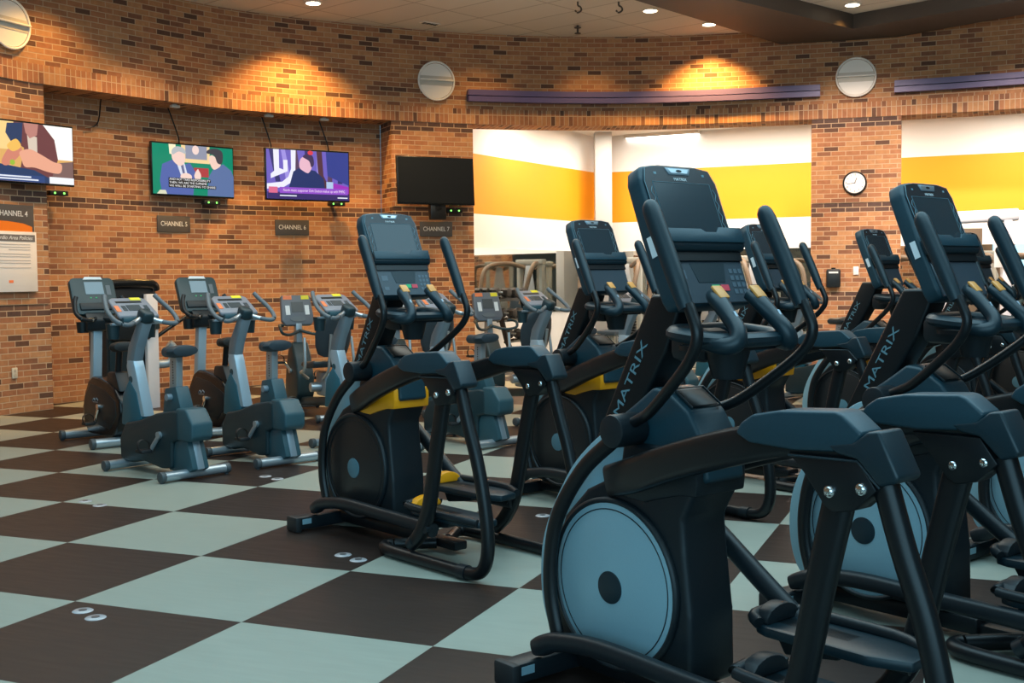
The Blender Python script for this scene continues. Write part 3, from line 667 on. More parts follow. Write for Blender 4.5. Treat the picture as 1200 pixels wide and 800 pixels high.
    MB().prism([(-.062, .482), (.062, .482), (.048, .456), (-.048, .456)], .0, .008, con, .003).build('badge', greymet, cs)
    MB().prism([(-.050, .477), (.050, .477), (.040, .461), (-.040, .461)], .006, .0092, con, .001, 1).build('badge_inset', steel, cs)
    MB().prism(ell(0, .469, .014, .005, 16), .008, .0102, con).build('badge_dot', black, cs)
    for u in (-.12, .115): MB().prism(rect(u, .456, u + .012, .464), .0035, .0048, con).build('icon', lettering, cs, False)
    # reading shelf with dark gap below
    pr = [(.236, .0), (.236, .030), (.226, .036), (.190, .030), (.178, .022), (.174, .0)]
    MB().prism([(p[1], p[0]) for p in pr], -.190, .190, lambda a, b_, w_: con(w_, b_, a), .003).build('reading_shelf', dslate, cs)
    MB().prism([(-.188, .200), (.188, .200), (.188, .254), (.075, .254), (.060, .236), (.005, .236), (-.015, .247), (-.188, .247)], .030, .038, con, .002).build('shelf_lip', slate, cs)
    MB().prism(rect(-.178, .145, .178, .180), -.004, .012, con).build('shelf_gap', black, cs)
    kp = MB().prism([(-.168, .0), (.168, .0), (.176, .145), (-.176, .145)], -.003, .004, con, .002, 1).build('keypad_panel', mat('keypad_blue', (.040, .058, .075), .35), cs)
    MB().prism([(-.065, .07), (.065, .07), (.085, .138), (-.085, .138)], .003, .0055, con, .001, 1).build('keypad_tray', dslate, kp)
    MB().prism(rect(-.008, .040, .030, .062), .003, .0070, con, .001, 1).build('start_button', green, kp, label='green button')
    MB().prism(rect(.036, .040, .074, .062), .003, .0070, con, .001, 1).build('stop_button', red, kp, label='red button')
    keyp = mat('key_print', (.085, .12, .15), .4)
    for i in range(3):
        for j in range(4): MB().prism(rect(.097 + i * .024, .03 + j * .024, .113 + i * .024, .046 + j * .024), .003, .0055, con).build('key', keyp, kp, False)
    MB().prism(rect(-.155, .085, -.115, .115), .003, .0050, con).build('level_key', keyp, kp, False)
    MB().prism(rect(-.15, .03, -.12, .05), .003, .005, con).build('fan_key', keyp, kp, False)
    MB().prism([(-.045, .175), (-.020, .175), (-.020, .245), (-.045, .245)], -.1912, -.1895, lambda a, b_, w_: con(w_, b_, a)).build('side_sticker', wht, cs, label='white sticker on the side of the console')
    # fixed hand grips around an accessory tray
    cup = [(x, y, 1.272 + (y + .42) * .10) for x, y in round_rect(-.178, -.545, .178, -.315, .085, 4)]
    tr = MB().tube(cup, (.024, .028), 10, closed=True, up=(0, 0, 1)).build('accessory_tray', dslate, t)
    MB().xy(round_rect(-.165, -.53, .165, -.33, .07), 1.225, 1.240).build('tray_floor', blackp, tr)
    MB().box((0, -.315, 1.235), (.14, .16, .11), bevel=.03).build('tray_bracket', blackp, t)
    MB().cyl((0, -.43, 1.13), (0, -.43, 1.23), .05, 20, .075).build('tray_boss', blackp, t)
    for sx in (-1, 1):
        g = MB().tube([(sx * .088, -.442, 1.402), (sx * .096, -.472, 1.384), (sx * .105, -.524, 1.334), (sx * .115, -.566, 1.292), (sx * .130, -.572, 1.256), (sx * .152, -.540, 1.246), (sx * .172, -.470, 1.258)],
                      [(.024, .020), (.036, .026), (.027, .026), (.027, .027), (.030, .030), (.028, .028), (.024, .024)], 14, 5).build('hand_grip', dslate, t)
        Mg = frame(Vector((sx * .092, -.478, 1.409)), (1, 0, 0), (0, .72, .69))
        MB().box((0, 0, 0), (.046, .054, .010), bevel=.004).mapped(Mg).build('thumb_pad', mat('thumb_gold', (.72, .30, .07), .4, .0), g, label='gold thumb switch')
        Mg = frame(Vector((sx * .108, -.566, 1.322)), (1, 0, 0), (0, .58, .81))
        MB().box((0, 0, 0), (.012, .07, .006), bevel=.002).mapped(Mg).build('pulse_sensor', greymet, g)
        # swinging handlebars
        hb = MB().tube([(sx * .150, -.13, .965), (sx * .175, -.21, .995), (sx * .215, -.30, 1.035), (sx * .262, -.46, 1.155), (sx * .280, -.530, 1.225), (sx * .284, -.552, 1.285), (sx * .283, -.530, 1.345), (sx * .283, -.515, 1.375)], .0185, 14, 6).build('handlebar', black, t)
        MB().tube([(sx * .283, -.508, 1.362), (sx * .283, -.470, 1.445), (sx * .282, -.415, 1.56), (sx * .280, -.362, 1.665), (sx * .279, -.345, 1.690)], [(.023, .025), (.027, .030), (.027, .031), (.026, .030), (.013, .014)], 16, 5).build('grip', dslate, hb)
        MB().cyl((sx * .095, -.12, .948), (sx * .225, -.12, .948), .056, 28, bevel=.008).build('pivot_hub', blackp, t)
        MB().tube([(sx * .165, -.115, .94), (sx * .168, -.07, .905), (sx * .168, .075, .790), (sx * .168, .205, .615), (sx * .168, .250, .450), (sx * .168, .250, .303), (sx * .168, .215, .170)], [(.020, .030)] * 7, 12, 6).build('drive_arm', black, t)
        MB().cyl((sx * .17, .215, .165), (sx * .195, .215, .165), .016, 14).build('drive_bolt', chrome, t)
        # overhead arm, cap, bracket
        MB().tube([(sx * .10, .0, .755), (sx * .16, -.16, .800), (sx * .225, -.40, .880), (sx * .285, -.68, .962), (sx * .305, -.90, 1.012), (sx * .305, -1.15, 1.022)], [(.030, .056), (.032, .060), (.034, .058), (.034, .056), (.034, .05), (.03, .045)], 20, 5, sq=4).build('overhead_arm', black, t)
        cp1 = [(-.752, 1.018), (-.772, 1.050), (-.812, 1.076), (-.906, 1.095), (-1.085, 1.107), (-1.105, 1.100), (-1.165, 1.055), (-1.14, 1.02), (-1.08, 1.0), (-.95, .990), (-.80, .995)]
        MB().yz(cp1, sx * .305 - .052, sx * .305 + .052, .022, 4).build('arm_cover', slate, t)
        cp2 = [(-1.055, 1.018), (-1.14, 1.032), (-1.180, 1.062), (-1.214, 1.068), (-1.272, .955), (-1.262, .940), (-1.214, .926), (-1.150, .988), (-1.09, .996)]
        MB().yz(cp2, sx * .305 - .054, sx * .305 + .054, .012, 3).build('arm_end_cover', dslate, t)
        MB().yz([(-.925, .982), (-.98, .93), (-1.045, .850), (-1.07, .838), (-1.135, .852), (-1.20, .912), (-1.145, .985)], sx * .305 - .040, sx * .305 + .040, .005).build('bracket', black, t)
        b = MB().tube([(sx * .305 + sx * .041, -.93, .975), (sx * .346, -1.145, .982), (sx * .346, -1.21, .920)], .004, 6); b.build('bracket_edge', dslate, t)
        for y, z in ((-1.062, .893), (-1.158, .912)):
            MB().cyl((sx * .30, y, z), (sx * .352, y, z), .017, 18, bevel=.004).ball((sx * .352, y, z), (.006, .014, .014), 12).build('bolt', chrome, t)
            MB().ball((sx * .305 - sx * .042, y, z), (.006, .014, .014), 12).build('bolt', chrome, t)
        # swing link down to the pedal arm
        MB().tube([(sx * .30, -1.065, .880), (sx * .298, -1.00, .62), (sx * .295, -.955, .42), (sx * .293, -.915, .28), (sx * .29, -.85, .17), (sx * .288, -.78, .105)], [(.026, .046), (.026, .044), (.026, .043), (.028, .042), (.030, .038), (.030, .034)], 16, 4, sq=2.8).build('swing_link', black, t)
        # rear frame leg bending into the floor tube
        MB().tube([(sx * .305, -1.20, .93), (sx * .305, -1.255, .76), (sx * .305, -1.315, .60), (sx * .305, -1.360, .43), (sx * .305, -1.388, .26), (sx * .305, -1.384, .14), (sx * .305, -1.340, .062), (sx * .305, -1.25, .038), (sx * .305, -1.10, .036), (sx * .302, -.80, .036), (sx * .298, -.60, .037), (sx * .278, -.515, .040), (sx * .235, -.500, .042), (sx * .18, -.540, .044), (sx * .04, -.66, .048)],
                  [(.030, .036)] * 6 + [.032] * 9, 14, 5).build('rear_frame', black, t)
        MB().cyl((sx * .305, -1.24, .038), (sx * .305, -1.18, .036), .037, 18).build('frame_collar', blackp, t)
        # pedal arm and pedal (left pedal low, right pedal raised)
        dz, dy = (0, 0) if sx < 0 else (.075, .16)
        MB().cyl((sx * .288, -.80, .122), (sx * .288, -.765, .094), .036, 18).build('link_collar', blackp, t)
        AP = None if sx < 0 else [(.215, .06, .70), (.215, .0, .685), (.218, -.13, .612), (.225, -.54, .325), (.235, -.66, .275), (.262, -.84, .265), (.272, -.93, .26)]
        MB().tube(AP or [(sx * .215, .285 + 0, .120), (sx * .215, .235, .140), (sx * .22, .15, .172), (sx * .225, -.07, .200), (sx * .235, -.45, .195 + dz * .5), (sx * .262, -.84, .195 + dz), (sx * .272, -.93, .190 + dz)], [(.022, .030), (.034, .038), (.030, .034), (.030, .034), (.028, .034), (.028, .036), (.028, .036)], 14, 5, sq=2.6).build('pedal_arm', blackp, t)
        pd = MB()
        px0, px1 = sx * .035, sx * .235
        y0, y1, zp = -1.20 + dy, -.66 + dy, .262 + dz
        q = [(px0 + sx * .02, y1), (px1 - sx * .02, y1), (px1, y1 - .05), (px1, y0 + .12), (px1 - sx * .04, y0), (px0 + sx * .05, y0 - .01), (px0, y0 + .12), (px0, y1 - .05)]
        pd.xy(q, zp - .035, zp, .01).build('pedal', dslate, t)
        pedal = t.children[-1]
        lip = [(px0, y1 - .03, zp + .008), (px0 + sx * .03, y1 + .01, zp + .022), (px1 - sx * .03, y1 + .01, zp + .022), (px1, y1 - .03, zp + .012), (px1 + sx * .01, y0 + .15, zp + .008), (px1 - sx * .03, y0 + .005, zp - .005)]
        MB().tube(lip, (.013, .026), 10, 4, up=(0, 0, 1)) if False else MB().tube(lip, .020, 10, 4).build('pedal_lip', blackp, pedal)
        xa, xb = min(px0, px1) + .02, max(px0, px1) - .01
        hump = [(xa, zp)] + [(xa + (xb - xa) * (k / 8), zp + .02 + .038 * math.sin(PI * k / 8) ** .6) for k in range(9)] + [(xb, zp)]
        MB().xz(hump, y1 - .05, y1 + .005, .006).build('toe_stop', toem, pedal, label='yellow toe stop' if toem is yellow else None)
        MB().yz([(y0 + .22, zp), (y1 - .02, zp), (y1 - .08, zp - .10), (y0 + .26, zp - .07)], sx * .10, sx * .19, .01).build('pedal_bracket', blackp, pedal)
        MB().cyl((sx * .235, -.91, .20 + dz), (sx * .315, -.91, .20 + dz), .022, 16).build('link_bolt', blackp, t)
    return t
k = 1.065
def pose(x, y): return (x * k, y * k, 0)
teal_hub = mat('teal_hub', (.085, .19, .24), .45)
blackdisc = mat('black_disc', (.012, .014, .016), .36)
e1 = make_elliptical('black elliptical trainer with silver flywheel disc, largest and nearest to the camera', pose(.3948, 3.7739), .6892, silver, blackp, dslate, 'elliptical trainers')
dup(e1, pose(1.4625, 4.5695), .6943, 'black elliptical trainer with silver flywheel disc, second from the camera, right of the nearest one')
dup(e1, pose(2.53, 5.37), .697, 'black elliptical trainer with silver disc, mostly cut off by the right photo edge')
e2 = make_elliptical('black elliptical trainer with yellow band, standing alone on the open checkered floor', pose(-.7776, 6.2041), .734, blackdisc, yellow, teal_hub, 'elliptical trainers')
for x, y, a, lb in ((.3568, 7.0997, .706, 'black elliptical trainer with yellow band, right behind the lone one on open floor'),
                    (1.553, 7.8657, .7113, 'black elliptical trainer seen through the handlebars of the nearest silver-disc trainer'),
                    (2.6141, 8.8796, .7372, 'black elliptical trainer standing right in front of the clock pillar'),
                    (3.70, 9.80, .7372, 'black elliptical trainer half hidden behind the console of the second silver-disc trainer'),
                    (4.78, 10.72, .7372, 'black elliptical trainer farthest to the right and back, by the white cable machine')):
    dup(e2, pose(x, y), a, lb)

# ------------------------------------------------------------------ exercise bikes
# local frame: +y forward, origin on the floor under the rear stabiliser
def foot_tube(name, t, y, hw, r=.036, z=.045):
    f = MB().cyl((-hw, y, z), (hw, y, z), r, 20).build(name, steel2, t)
    for sx in (-1, 1): MB().cyl((sx * (hw - .005), y, z), (sx * (hw + .035), y, z), r * 1.12, 20, bevel=.006).cyl((sx * (hw + .015), y, 0), (sx * (hw + .015), y, z), .016, 10).build('end_cap', capm, f)
    return f
def crank_pedal(t, sx, ang, y, z, x, L_=.155, m=None):
    dy, dz = math.cos(ang) * L_, math.sin(ang) * L_
    c = MB().tube([(sx * x, y, z), (sx * (x + .02), y + dy, z + dz)], (.014, .020), 10).cyl((sx * (x - .02), y, z), (sx * (x + .016), y, z), .028, 18).build('crank_arm', m or steel2, t)
    p = Vector((sx * (x + .075), y + dy, z + dz))
    MB().box(p, (.09, .10, .025), bevel=.006).build('pedal', rubber, c)
    MB().tube([p + Vector((-.045, -.01, .0)), p + Vector((-.045, .01, .06)), p + Vector((0, .02, .085)), p + Vector((.045, .01, .06)), p + Vector((.045, -.01, 0))], (.016, .004), 8, 4, up=(0, 1, 0)).build('pedal_strap', rubber, c)
def seat_mesh(t, y, z, m, w=.13):
    b = MB()
    rings = []
    for yy, hw, hz, dz in ((-.13, .35, .45, .012), (-.12, .8, .85, .012), (-.07, 1.0, 1.0, .008), (0, .82, .95, .0), (.07, .45, .85, -.006), (.14, .34, .85, -.006), (.165, .20, .5, -.008)):
        rings.append([(w * hw * math.copysign(abs(math.cos(q)) ** .8, math.cos(q)), y + yy, z + dz + .046 * hz * math.sin(q)) for q in [k * PI / 9 for k in range(18)]])
    b.loft(rings); return b.build('seat', m, t)
steel2 = mat('bike_steel', (.46, .54, .60), .32, .7)
capm = mat('end_cap_grey', (.06, .075, .085), .5)
bluegrey = mat('bike_blue_grey', (.026, .080, .104), .45, 0, .5, .1, 100, .1)
bdark = mat('bike_dark', (.010, .032, .041), .45, 0, .5, .1, 100, .1)
bteal = mat('bike_teal', (.022, .125, .175), .42)
mastm = mat('bike_mast_silver', (.42, .55, .65), .35, .3)
gripm = mat('grip_grey', (.11, .135, .155), .5)
cong = mat('bike_console_grey', (.22, .23, .27), .45)
lcd = mat('lcd_grey', (.05, .065, .075), .25)
seatm = mat('bike_seat', (.030, .045, .058), .5, 0, .4, .15, 150, .15)

def make_upright(label, loc, rz):
    t = thing('upright_bike', label, 'exercise bike', loc, rz, 'silver upright bikes')
    foot_tube('rear_foot', t, 0, .26); foot_tube('front_foot', t, .84, .23)
    MB().yz([(.88, .08), (.885, .24), (.80, .365), (.60, .40), (.36, .47), (.14, .505), (.06, .50), (.06, .29), (.16, .265), (.16, .07), (.30, .055), (.55, .09), (.72, .06)], -.098, .098, .02, 3).build('housing', bdark, t)
    MB().yz([(.10, .525), (-.03, .525), (-.115, .42), (-.115, .32), (-.08, .285), (.10, .285)], -.092, .092, .018, 3).build('rear_panel', bluegrey, t)
    MB().yz([(.13, .30), (-.015, .29), (-.085, .08), (.02, .035), (.24, .05)], -.072, .072, .012, 2).build('rear_leg', bluegrey, t)
    MB().yz([(.02, .29), (-.02, .29), (-.088, .08), (-.05, .06)], -.030, .030, .004).build('leg_strip', greymet, t)
    MB().yz([(.93, .34), (.90, .58), (.80, .70), (.70, .60), (.64, .40), (.75, .33)], -.052, .052, .012).build('mast_fairing', bteal, t)
    MB().yz([(.60, .42), (.73, .42), (.845, .80), (.83, .85), (.74, .85), (.72, .80)], -.045, .045, .008).build('mast', mastm, t)
    MB().yz([(.745, .83), (.85, .83), (.82, .95), (.665, 1.17), (.585, 1.15), (.70, .95)], -.042, .042, .010).build('neck', greymet, t)
    MB().cyl((-.046, .785, .70), (-.040, .785, .70), .028, 20).build('mast_disc', bluegrey, t)
    MB().box((0, .62, 1.195), (.10, .12, .10), Matrix.Rotation(.4, 4, 'X'), bevel=.03, seg=3).build('head', bdark, t)
    # console
    c = MB().prism([(-.175, 0), (.175, 0), (.165, .20), (.13, .225), (-.13, .225), (-.165, .20)], -.035, .0, lambda u, v, w_: (u, .70 + v * .90 - w_ * .30, 1.20 + v * .62 + w_ * .9), .014, 3).build('console', cong, t)
    f = lambda u, v, w_: (u, .70 + v * .90 - w_ * .30, 1.20 + v * .62 + w_ * .9)
    MB().prism(rect(-.055, .06, .06, .125), 0, .004, f).build('display', lcd, c, False)
    MB().prism(rect(-.12, .155, .10, .175), 0, .003, f).build('display_slot', black, c, False)
    MB().prism(rect(.02, .185, .11, .215), 0, .004, f).build('sticker', yellow_s, c, False, 'yellow sticker')
    MB().prism([(-.165, .05), (-.125, .05), (-.125, .12), (-.16, .12)], 0, .004, f).build('sticker', orange_s, c, False, 'orange sticker')
    for x in (-.10, .09): MB().prism(rect(x, .06, x + .035, .12), 0, .003, f).build('keypad', lcd, c, False)
    MB().box((0, .76, 1.165), (.30, .16, .05), bevel=.015).build('console_base', bluegrey, t)
    for sx in (-1, 1):
        h = MB().tube([(0, .63, 1.19), (sx * .10, .60, 1.155), (sx * .20, .545, 1.135), (sx * .262, .60, 1.165), (sx * .27, .70, 1.235), (sx * .235, .80, 1.315), (sx * .215, .84, 1.355)], .0185, 12, 6).build('handlebar', gripm, t)
        MB().tube([(sx * .04, .62, 1.178), (sx * .09, .604, 1.158), (sx * .13, .585, 1.147)], .0195, 12, 3).build('pulse_sensor', steel, h)
        q = sx * .155
        MB().loft([[(q + math.cos(a) * .045, .83 + math.sin(a) * .045, 1.02) for a in [k * PI / 8 for k in range(16)]], [(q + math.cos(a) * .058, .83 + math.sin(a) * .055, 1.14) for a in [k * PI / 8 for k in range(16)]]]).build('cup_holder', bdark, t)
        crank_pedal(t, sx, -.9 if sx < 0 else 2.24, .30, .31, .105)
    MB().box((0, .79, 1.135), (.40, .05, .02), bevel=.006).build('cup_bar', greymet, t)
    # seat
    MB().yz([(.33, .44), (.29, .66), (.14, .68), (.07, .50)], -.058, .058, .012).build('seat_shroud', bluegrey, t)
    p = MB().yz([(.275, .62), (.255, .90), (.165, .90), (.175, .62)], -.028, .028, .006).build('seat_post', steel2, t)
    for k in range(9): MB().cyl((-.0295, .215, .70 + k * .02), (.0295, .215, .70 + k * .02), .006, 8).build('height_hole', black, p)
    MB().cyl((-.06, .20, .60), (-.10, .20, .60), .026, 16).build('height_knob', greymet, t)
    seat_mesh(t, .20, .935, seatm)
    return t
SHIFT = 'silver upright bike with grey console'
b1 = make_upright('silver upright bike with grey console, nearest one, in front of the tall black cabinet', (-2.36, 8.44, 0), .85)
for x, y, a, lb in ((-1.78, 9.02, .75, 'silver upright bike with grey console, second from the left wall, beside the lone elliptical'),
                    (-.98, 9.50, .78, 'silver upright bike mostly hidden behind the left side of the lone elliptical trainer'),
                    (-.13, 9.86, .78, 'silver upright bike seen between the two arms of the lone elliptical trainer'),
                    (.80, 10.85, .78, 'silver upright bike seen between the lone elliptical and its neighbour, before the mirror'),
                    (1.75, 11.6, .78, 'silver upright bike behind the console of the second yellow-banded elliptical trainer'),
                    (2.75, 12.3, .78, 'silver upright bike glimpsed behind the nearest elliptical trainer'),
                    (3.92, 13.0, .78, 'silver upright bike in front of the clock pillar, only handlebar and mast visible')):
    dup(b1, (x, y, 0), a, lb)

def make_dark_upright(label, loc, rz):
    t = thing('upright_bike', label, 'exercise bike', loc, rz, 'dark upright bikes')
    foot_tube('rear_foot', t, 0, .25, .042, .05); foot_tube('front_foot', t, .80, .24, .042, .05)
    MB().yz([(.62, .07), (.72, .18), (.74, .30), (.69, .42), (.58, .56), (.48, .605), (.34, .60), (.10, .565), (-.05, .52), (-.16, .43), (-.18, .31), (-.10, .17), (.02, .08)], -.085, .085, .03, 4).build('housing', gloss, t)
    MB().yz([(.66, .20), (.685, .31), (.64, .42), (.50, .54), (.20, .51), (-.08, .42), (-.10, .28), (.06, .15)], -.092, .092, .012, 2).build('side_cover', blackp, t)
    for sx in (-1, 1):
        MB().tube([(sx * .093, .44, .385), (sx * .093, .41, .41), (sx * .093, .38, .39), (sx * .093, .35, .415), (sx * .093, .31, .395)], .006, 6, 4).tube([(sx * .093, .43, .375), (sx * .093, .32, .380)], .004, 6).build('emblem', greymet, t)
        crank_pedal(t, sx, -1.2 if sx < 0 else 1.94, .28, .34, .10, .16, chrome)
    MB().yz([(.66, .50), (.56, .52), (.50, 1.06), (.59, 1.06)], -.042, .042, .01).build('mast', mastm, t)
    f = lambda u, v, w_: (u, .50 + v * .42 - w_ * .9, 1.17 + v * .90 + w_ * .42)
    c = MB().prism(round_rect(-.205, 0, .205, .37, .05), -.055, 0, f, .015, 3).build('console', mat('dark_console', (.012, .042, .052), .4), t)
    MB().prism(rect(-.075, .20, .095, .325), 0, .004, f).build('display', mat('blue_display', (.16, .26, .33), .25), c, False)
    for k, x in enumerate((-.035, .015)): MB().prism(ell(x, .165, .008, .007, 10), 0, .004, f).build('key', green, c, False)
    MB().prism([(-.08, .350), (.10, .350), (.09, .375), (-.06, .378)], 0, .004, f).build('badge', wht, c, False)
    MB().prism(rect(.12, .19, .16, .29), 0, .003, f).build('keypad', gripm, c, False)
    MB().prism(rect(-.15, .04, .15, .11), 0, .018, f, .005).build('tray', blackp, c)
    MB().yz([(.62, 1.0), (.46, 1.02), (.44, 1.12), (.50, 1.19), (.64, 1.16)], -.12, .12, .02).build('console_base', blackp, t)
    for sx in (-1, 1):
        h = MB().tube([(sx * .04, .46, 1.13), (sx * .12, .38, 1.12), (sx * .205, .34, 1.135), (sx * .235, .40, 1.19), (sx * .225, .45, 1.28), (sx * .205, .47, 1.33)], .02, 12, 6).build('handlebar', blackp, t)
        MB().tube([(sx * .09, .405, 1.121), (sx * .155, .36, 1.123)], .0215, 12).build('pulse_sensor', chrome, h)
        MB().cyl((sx * .12, .56, 1.0), (sx * .12, .56, 1.10), .05, 18, .058).build('cup_holder', blackp, t)
    MB().yz([(.20, .52), (.16, .66), (-.02, .67), (-.12, .50)], -.06, .06, .015).build('seat_shroud', blackp, t)
    MB().cyl((0, .06, .62), (0, .01, .86), .028, 20).build('seat_post', black, t)
    seat_mesh(t, .0, .885, rubber, .12)
    return t
d1b = make_dark_upright('glossy black upright bike with blue display, leftmost, against the brick pier', (-3.47, 10.13, 0), .70)
dup(d1b, (-2.68, 10.77, 0), .70, 'glossy black upright bike with blue display, right of the tall black cabinet')

def make_recumbent(label, loc, rz):
    # origin on the floor below the seat
    t = thing('recumbent_bike', label, 'exercise bike', loc, rz, 'recumbent bikes')
    foot_tube('front_foot', t, .98, .24); foot_tube('rear_foot', t, -.42, .24)
    MB().box((0, .18, .16), (.11, 1.15, .09), Matrix.Rotation(-.08, 4, 'X'), bevel=.02).build('base_rail', bdark, t)
    MB().yz([(.70, .09), (1.02, .09), (1.06, .25), (1.02, .50), (.90, .76), (.80, .78), (.70, .62), (.62, .40), (.62, .20)], -.10, .10, .035, 4).build('housing', bdark, t)
    MB().yz([(.80, .72), (.92, .72), (.90, .98), (.82, .98)], -.035, .035, .008).build('mast', greymet, t)
    f = lambda u, v, w_: (u, .82 + v * .30 - w_ * .95, .96 + v * .95 + w_ * .30)
    c = MB().prism([(-.15, 0), (.15, 0), (.19, .06), (.17, .34), (.15, .355), (-.15, .355), (-.17, .34), (-.19, .06)], -.06, 0, f, .018, 3).build('console', mat('console_grey_dark', (.11, .13, .16), .4), t)
    MB().prism(rect(-.065, .15, .075, .27), 0, .004, f).build('display', lcd, c, False)
    for x in (-.135, .09): MB().prism(rect(x, .12, x + .05, .23), 0, .004, f).build('sticker', wht, c, False, 'white sticker')
    MB().prism(rect(-.15, .30, -.05, .345), 0, .004, f).build('sticker', orange_s, c, False, 'orange sticker')
    MB().prism(rect(.06, .30, .15, .345), 0, .004, f).build('sticker', yellow_s, c, False, 'yellow sticker')
    MB().prism(ell(0, .07, .09, .03), 0, .006, f).build('keypad', gripm, c, False)
    for sx in (-1, 1):
        MB().tube([(0, .80, .90), (sx * .14, .70, .86), (sx * .25, .64, .88), (sx * .27, .66, .94), (sx * .25, .74, .965), (sx * .20, .76, .96)], .017, 10, 5).build('front_handle', bdark, t)
        crank_pedal(t, sx, .6 if sx < 0 else 3.74, .84, .45, .105)
        # side handles by the seat
        MB().tube([(sx * .10, .28, .40), (sx * .20, .20, .47), (sx * .26, .02, .50), (sx * .27, -.08, .52), (sx * .27, -.12, .62), (sx * .26, -.08, .86)], .017, 10, 5).build('side_handle', steel2, t)
    MB().box((0, .02, .36), (.12, .30, .26), bevel=.03).build('seat_carriage', greymet, t)
    MB().cyl((-.17, .02, .33), (.17, .02, .33), .05, 20, bevel=.008).build('seat_roller', steel2, t)
    MB().yz([(.24, .545), (.20, .595), (0, .60), (-.16, .625), (-.19, .60), (-.15, .545), (.10, .525)], -.20, .20, .022, 3).build('seat', seatm, t)
    rings = []
    for dz, hw in ((0, .10), (.03, .16), (.12, .19), (.24, .20), (.34, .18), (.41, .14), (.44, .08)):
        zc = .66 + dz; yc = -.22 - dz * .28
        rings.append([(hw * math.cos(q), yc - .03 * math.sin(q) + .05 * (hw * math.cos(q) / .2) ** 2, zc) for q in [k * PI / 10 for k in range(20)]])
    MB().loft(rings).build('backrest', seatm, t)
    for sx in (-1, 1): MB().tube([(sx * .07, -.10, .42), (sx * .07, -.26, .52), (sx * .07, -.30, .66), (sx * .07, -.36, .90)], .015, 10, 4).build('backrest_bar', steel2, t)
    return t
rc = make_recumbent('recumbent bike with dark oval backrest and grey console, leftmost of the recumbents', (-1.98, 12.15, 0), .52)
dup(rc, (-.92, 12.55, 0), .52, 'recumbent bike mostly hidden behind the handles of the lone elliptical trainer')
dup(rc, (.15, 12.9, 0), .52, 'recumbent bike with dark oval backrest right of the lone elliptical, near the bright opening')

# tall black cabinet with white strip
cp = ground(163, 482); t = thing('equipment_cabinet', 'tall black cabinet with rounded top and white vertical strip, against the brick wall', 'cabinet', (-4.38, 13.12, 0), math.radians(52))
MB().xz(round_rect(-.33, .0, .33, 1.47, .06), -.05, .30, .012).build('body', blackp, t)
MB().tube([(-.33, -.06, 1.36), (-.28, -.07, 1.43), (0, -.075, 1.445), (.28, -.07, 1.43), (.33, -.06, 1.36)], (.03, .05), 12, 5, up=(0, 1, 0)).build('top_lip', gloss, t)
MB().xz(rect(-.30, .10, .12, 1.16), -.065, -.045, .006).build('front_panel', dslate, t)
MB().box((-.05, -.10, .95), (.50, .10, .30), bevel=.03).build('upper_bin', blackp, t)
MB().box((.235, -.085, .66), (.15, .06, 1.32), bevel=.006).build('white_strip', mat('strip_white', (.72, .73, .78), .5), t)
MB().box((.235, -.10, .98), (.17, .09, .14), bevel=.02).build('strip_clasp', bdark, t)
MB().tube([(.33, .0, .80), (.50, -.06, .92), (.72, -.12, 1.06)], .022, 10).build('lever', black, t)
MB().tube([(.34, -.05, .50), (.46, -.12, .52), (.50, -.14, .66), (.44, -.12, .74)], .05, 12, 4).build('side_cushion', greymet, t)

# floor marks: round clear caps stuck to the tiles
capc = mat('clear_cap', (.42, .41, .43), .25)
fc = None
for px, py, lb in ((97, 715.5, 'round pale cap on the dark tile at the lower left, rear one of two'), (112, 723.5, 'round pale cap on the dark tile at the lower left, front one of two'), (311, 558, 'round pale cap on the dark tile by the second silver bike foot, left'), (325, 561, 'round pale cap on the dark tile by the second silver bike foot, right'),
                   (402, 650, 'round pale cap beside the lone elliptical trainer base, upper one'), (420, 656, 'round pale cap beside the lone elliptical trainer base, lower one'), (636, 604, 'round pale cap on the tile right of the lone elliptical trainer'), (100, 587, 'round pale cap on the tile edge left of the nearest silver bike'), (117, 592, 'second round pale cap on the tile edge left of the nearest silver bike')):
    p = ground(px, py)
    if fc is None:
        fc = thing('floor_cap', lb, 'floor cap', p, 0, 'floor caps')
        MB().cyl((0, 0, 0), (0, 0, .004), .046, 28, .040).build('disc', capc, fc); MB().cyl((0, 0, .004), (0, 0, .006), .018, 20).build('centre', mat('cap_centre', (.10, .09, .09), .4), fc)
    else: dup(fc, p, 0, lb)

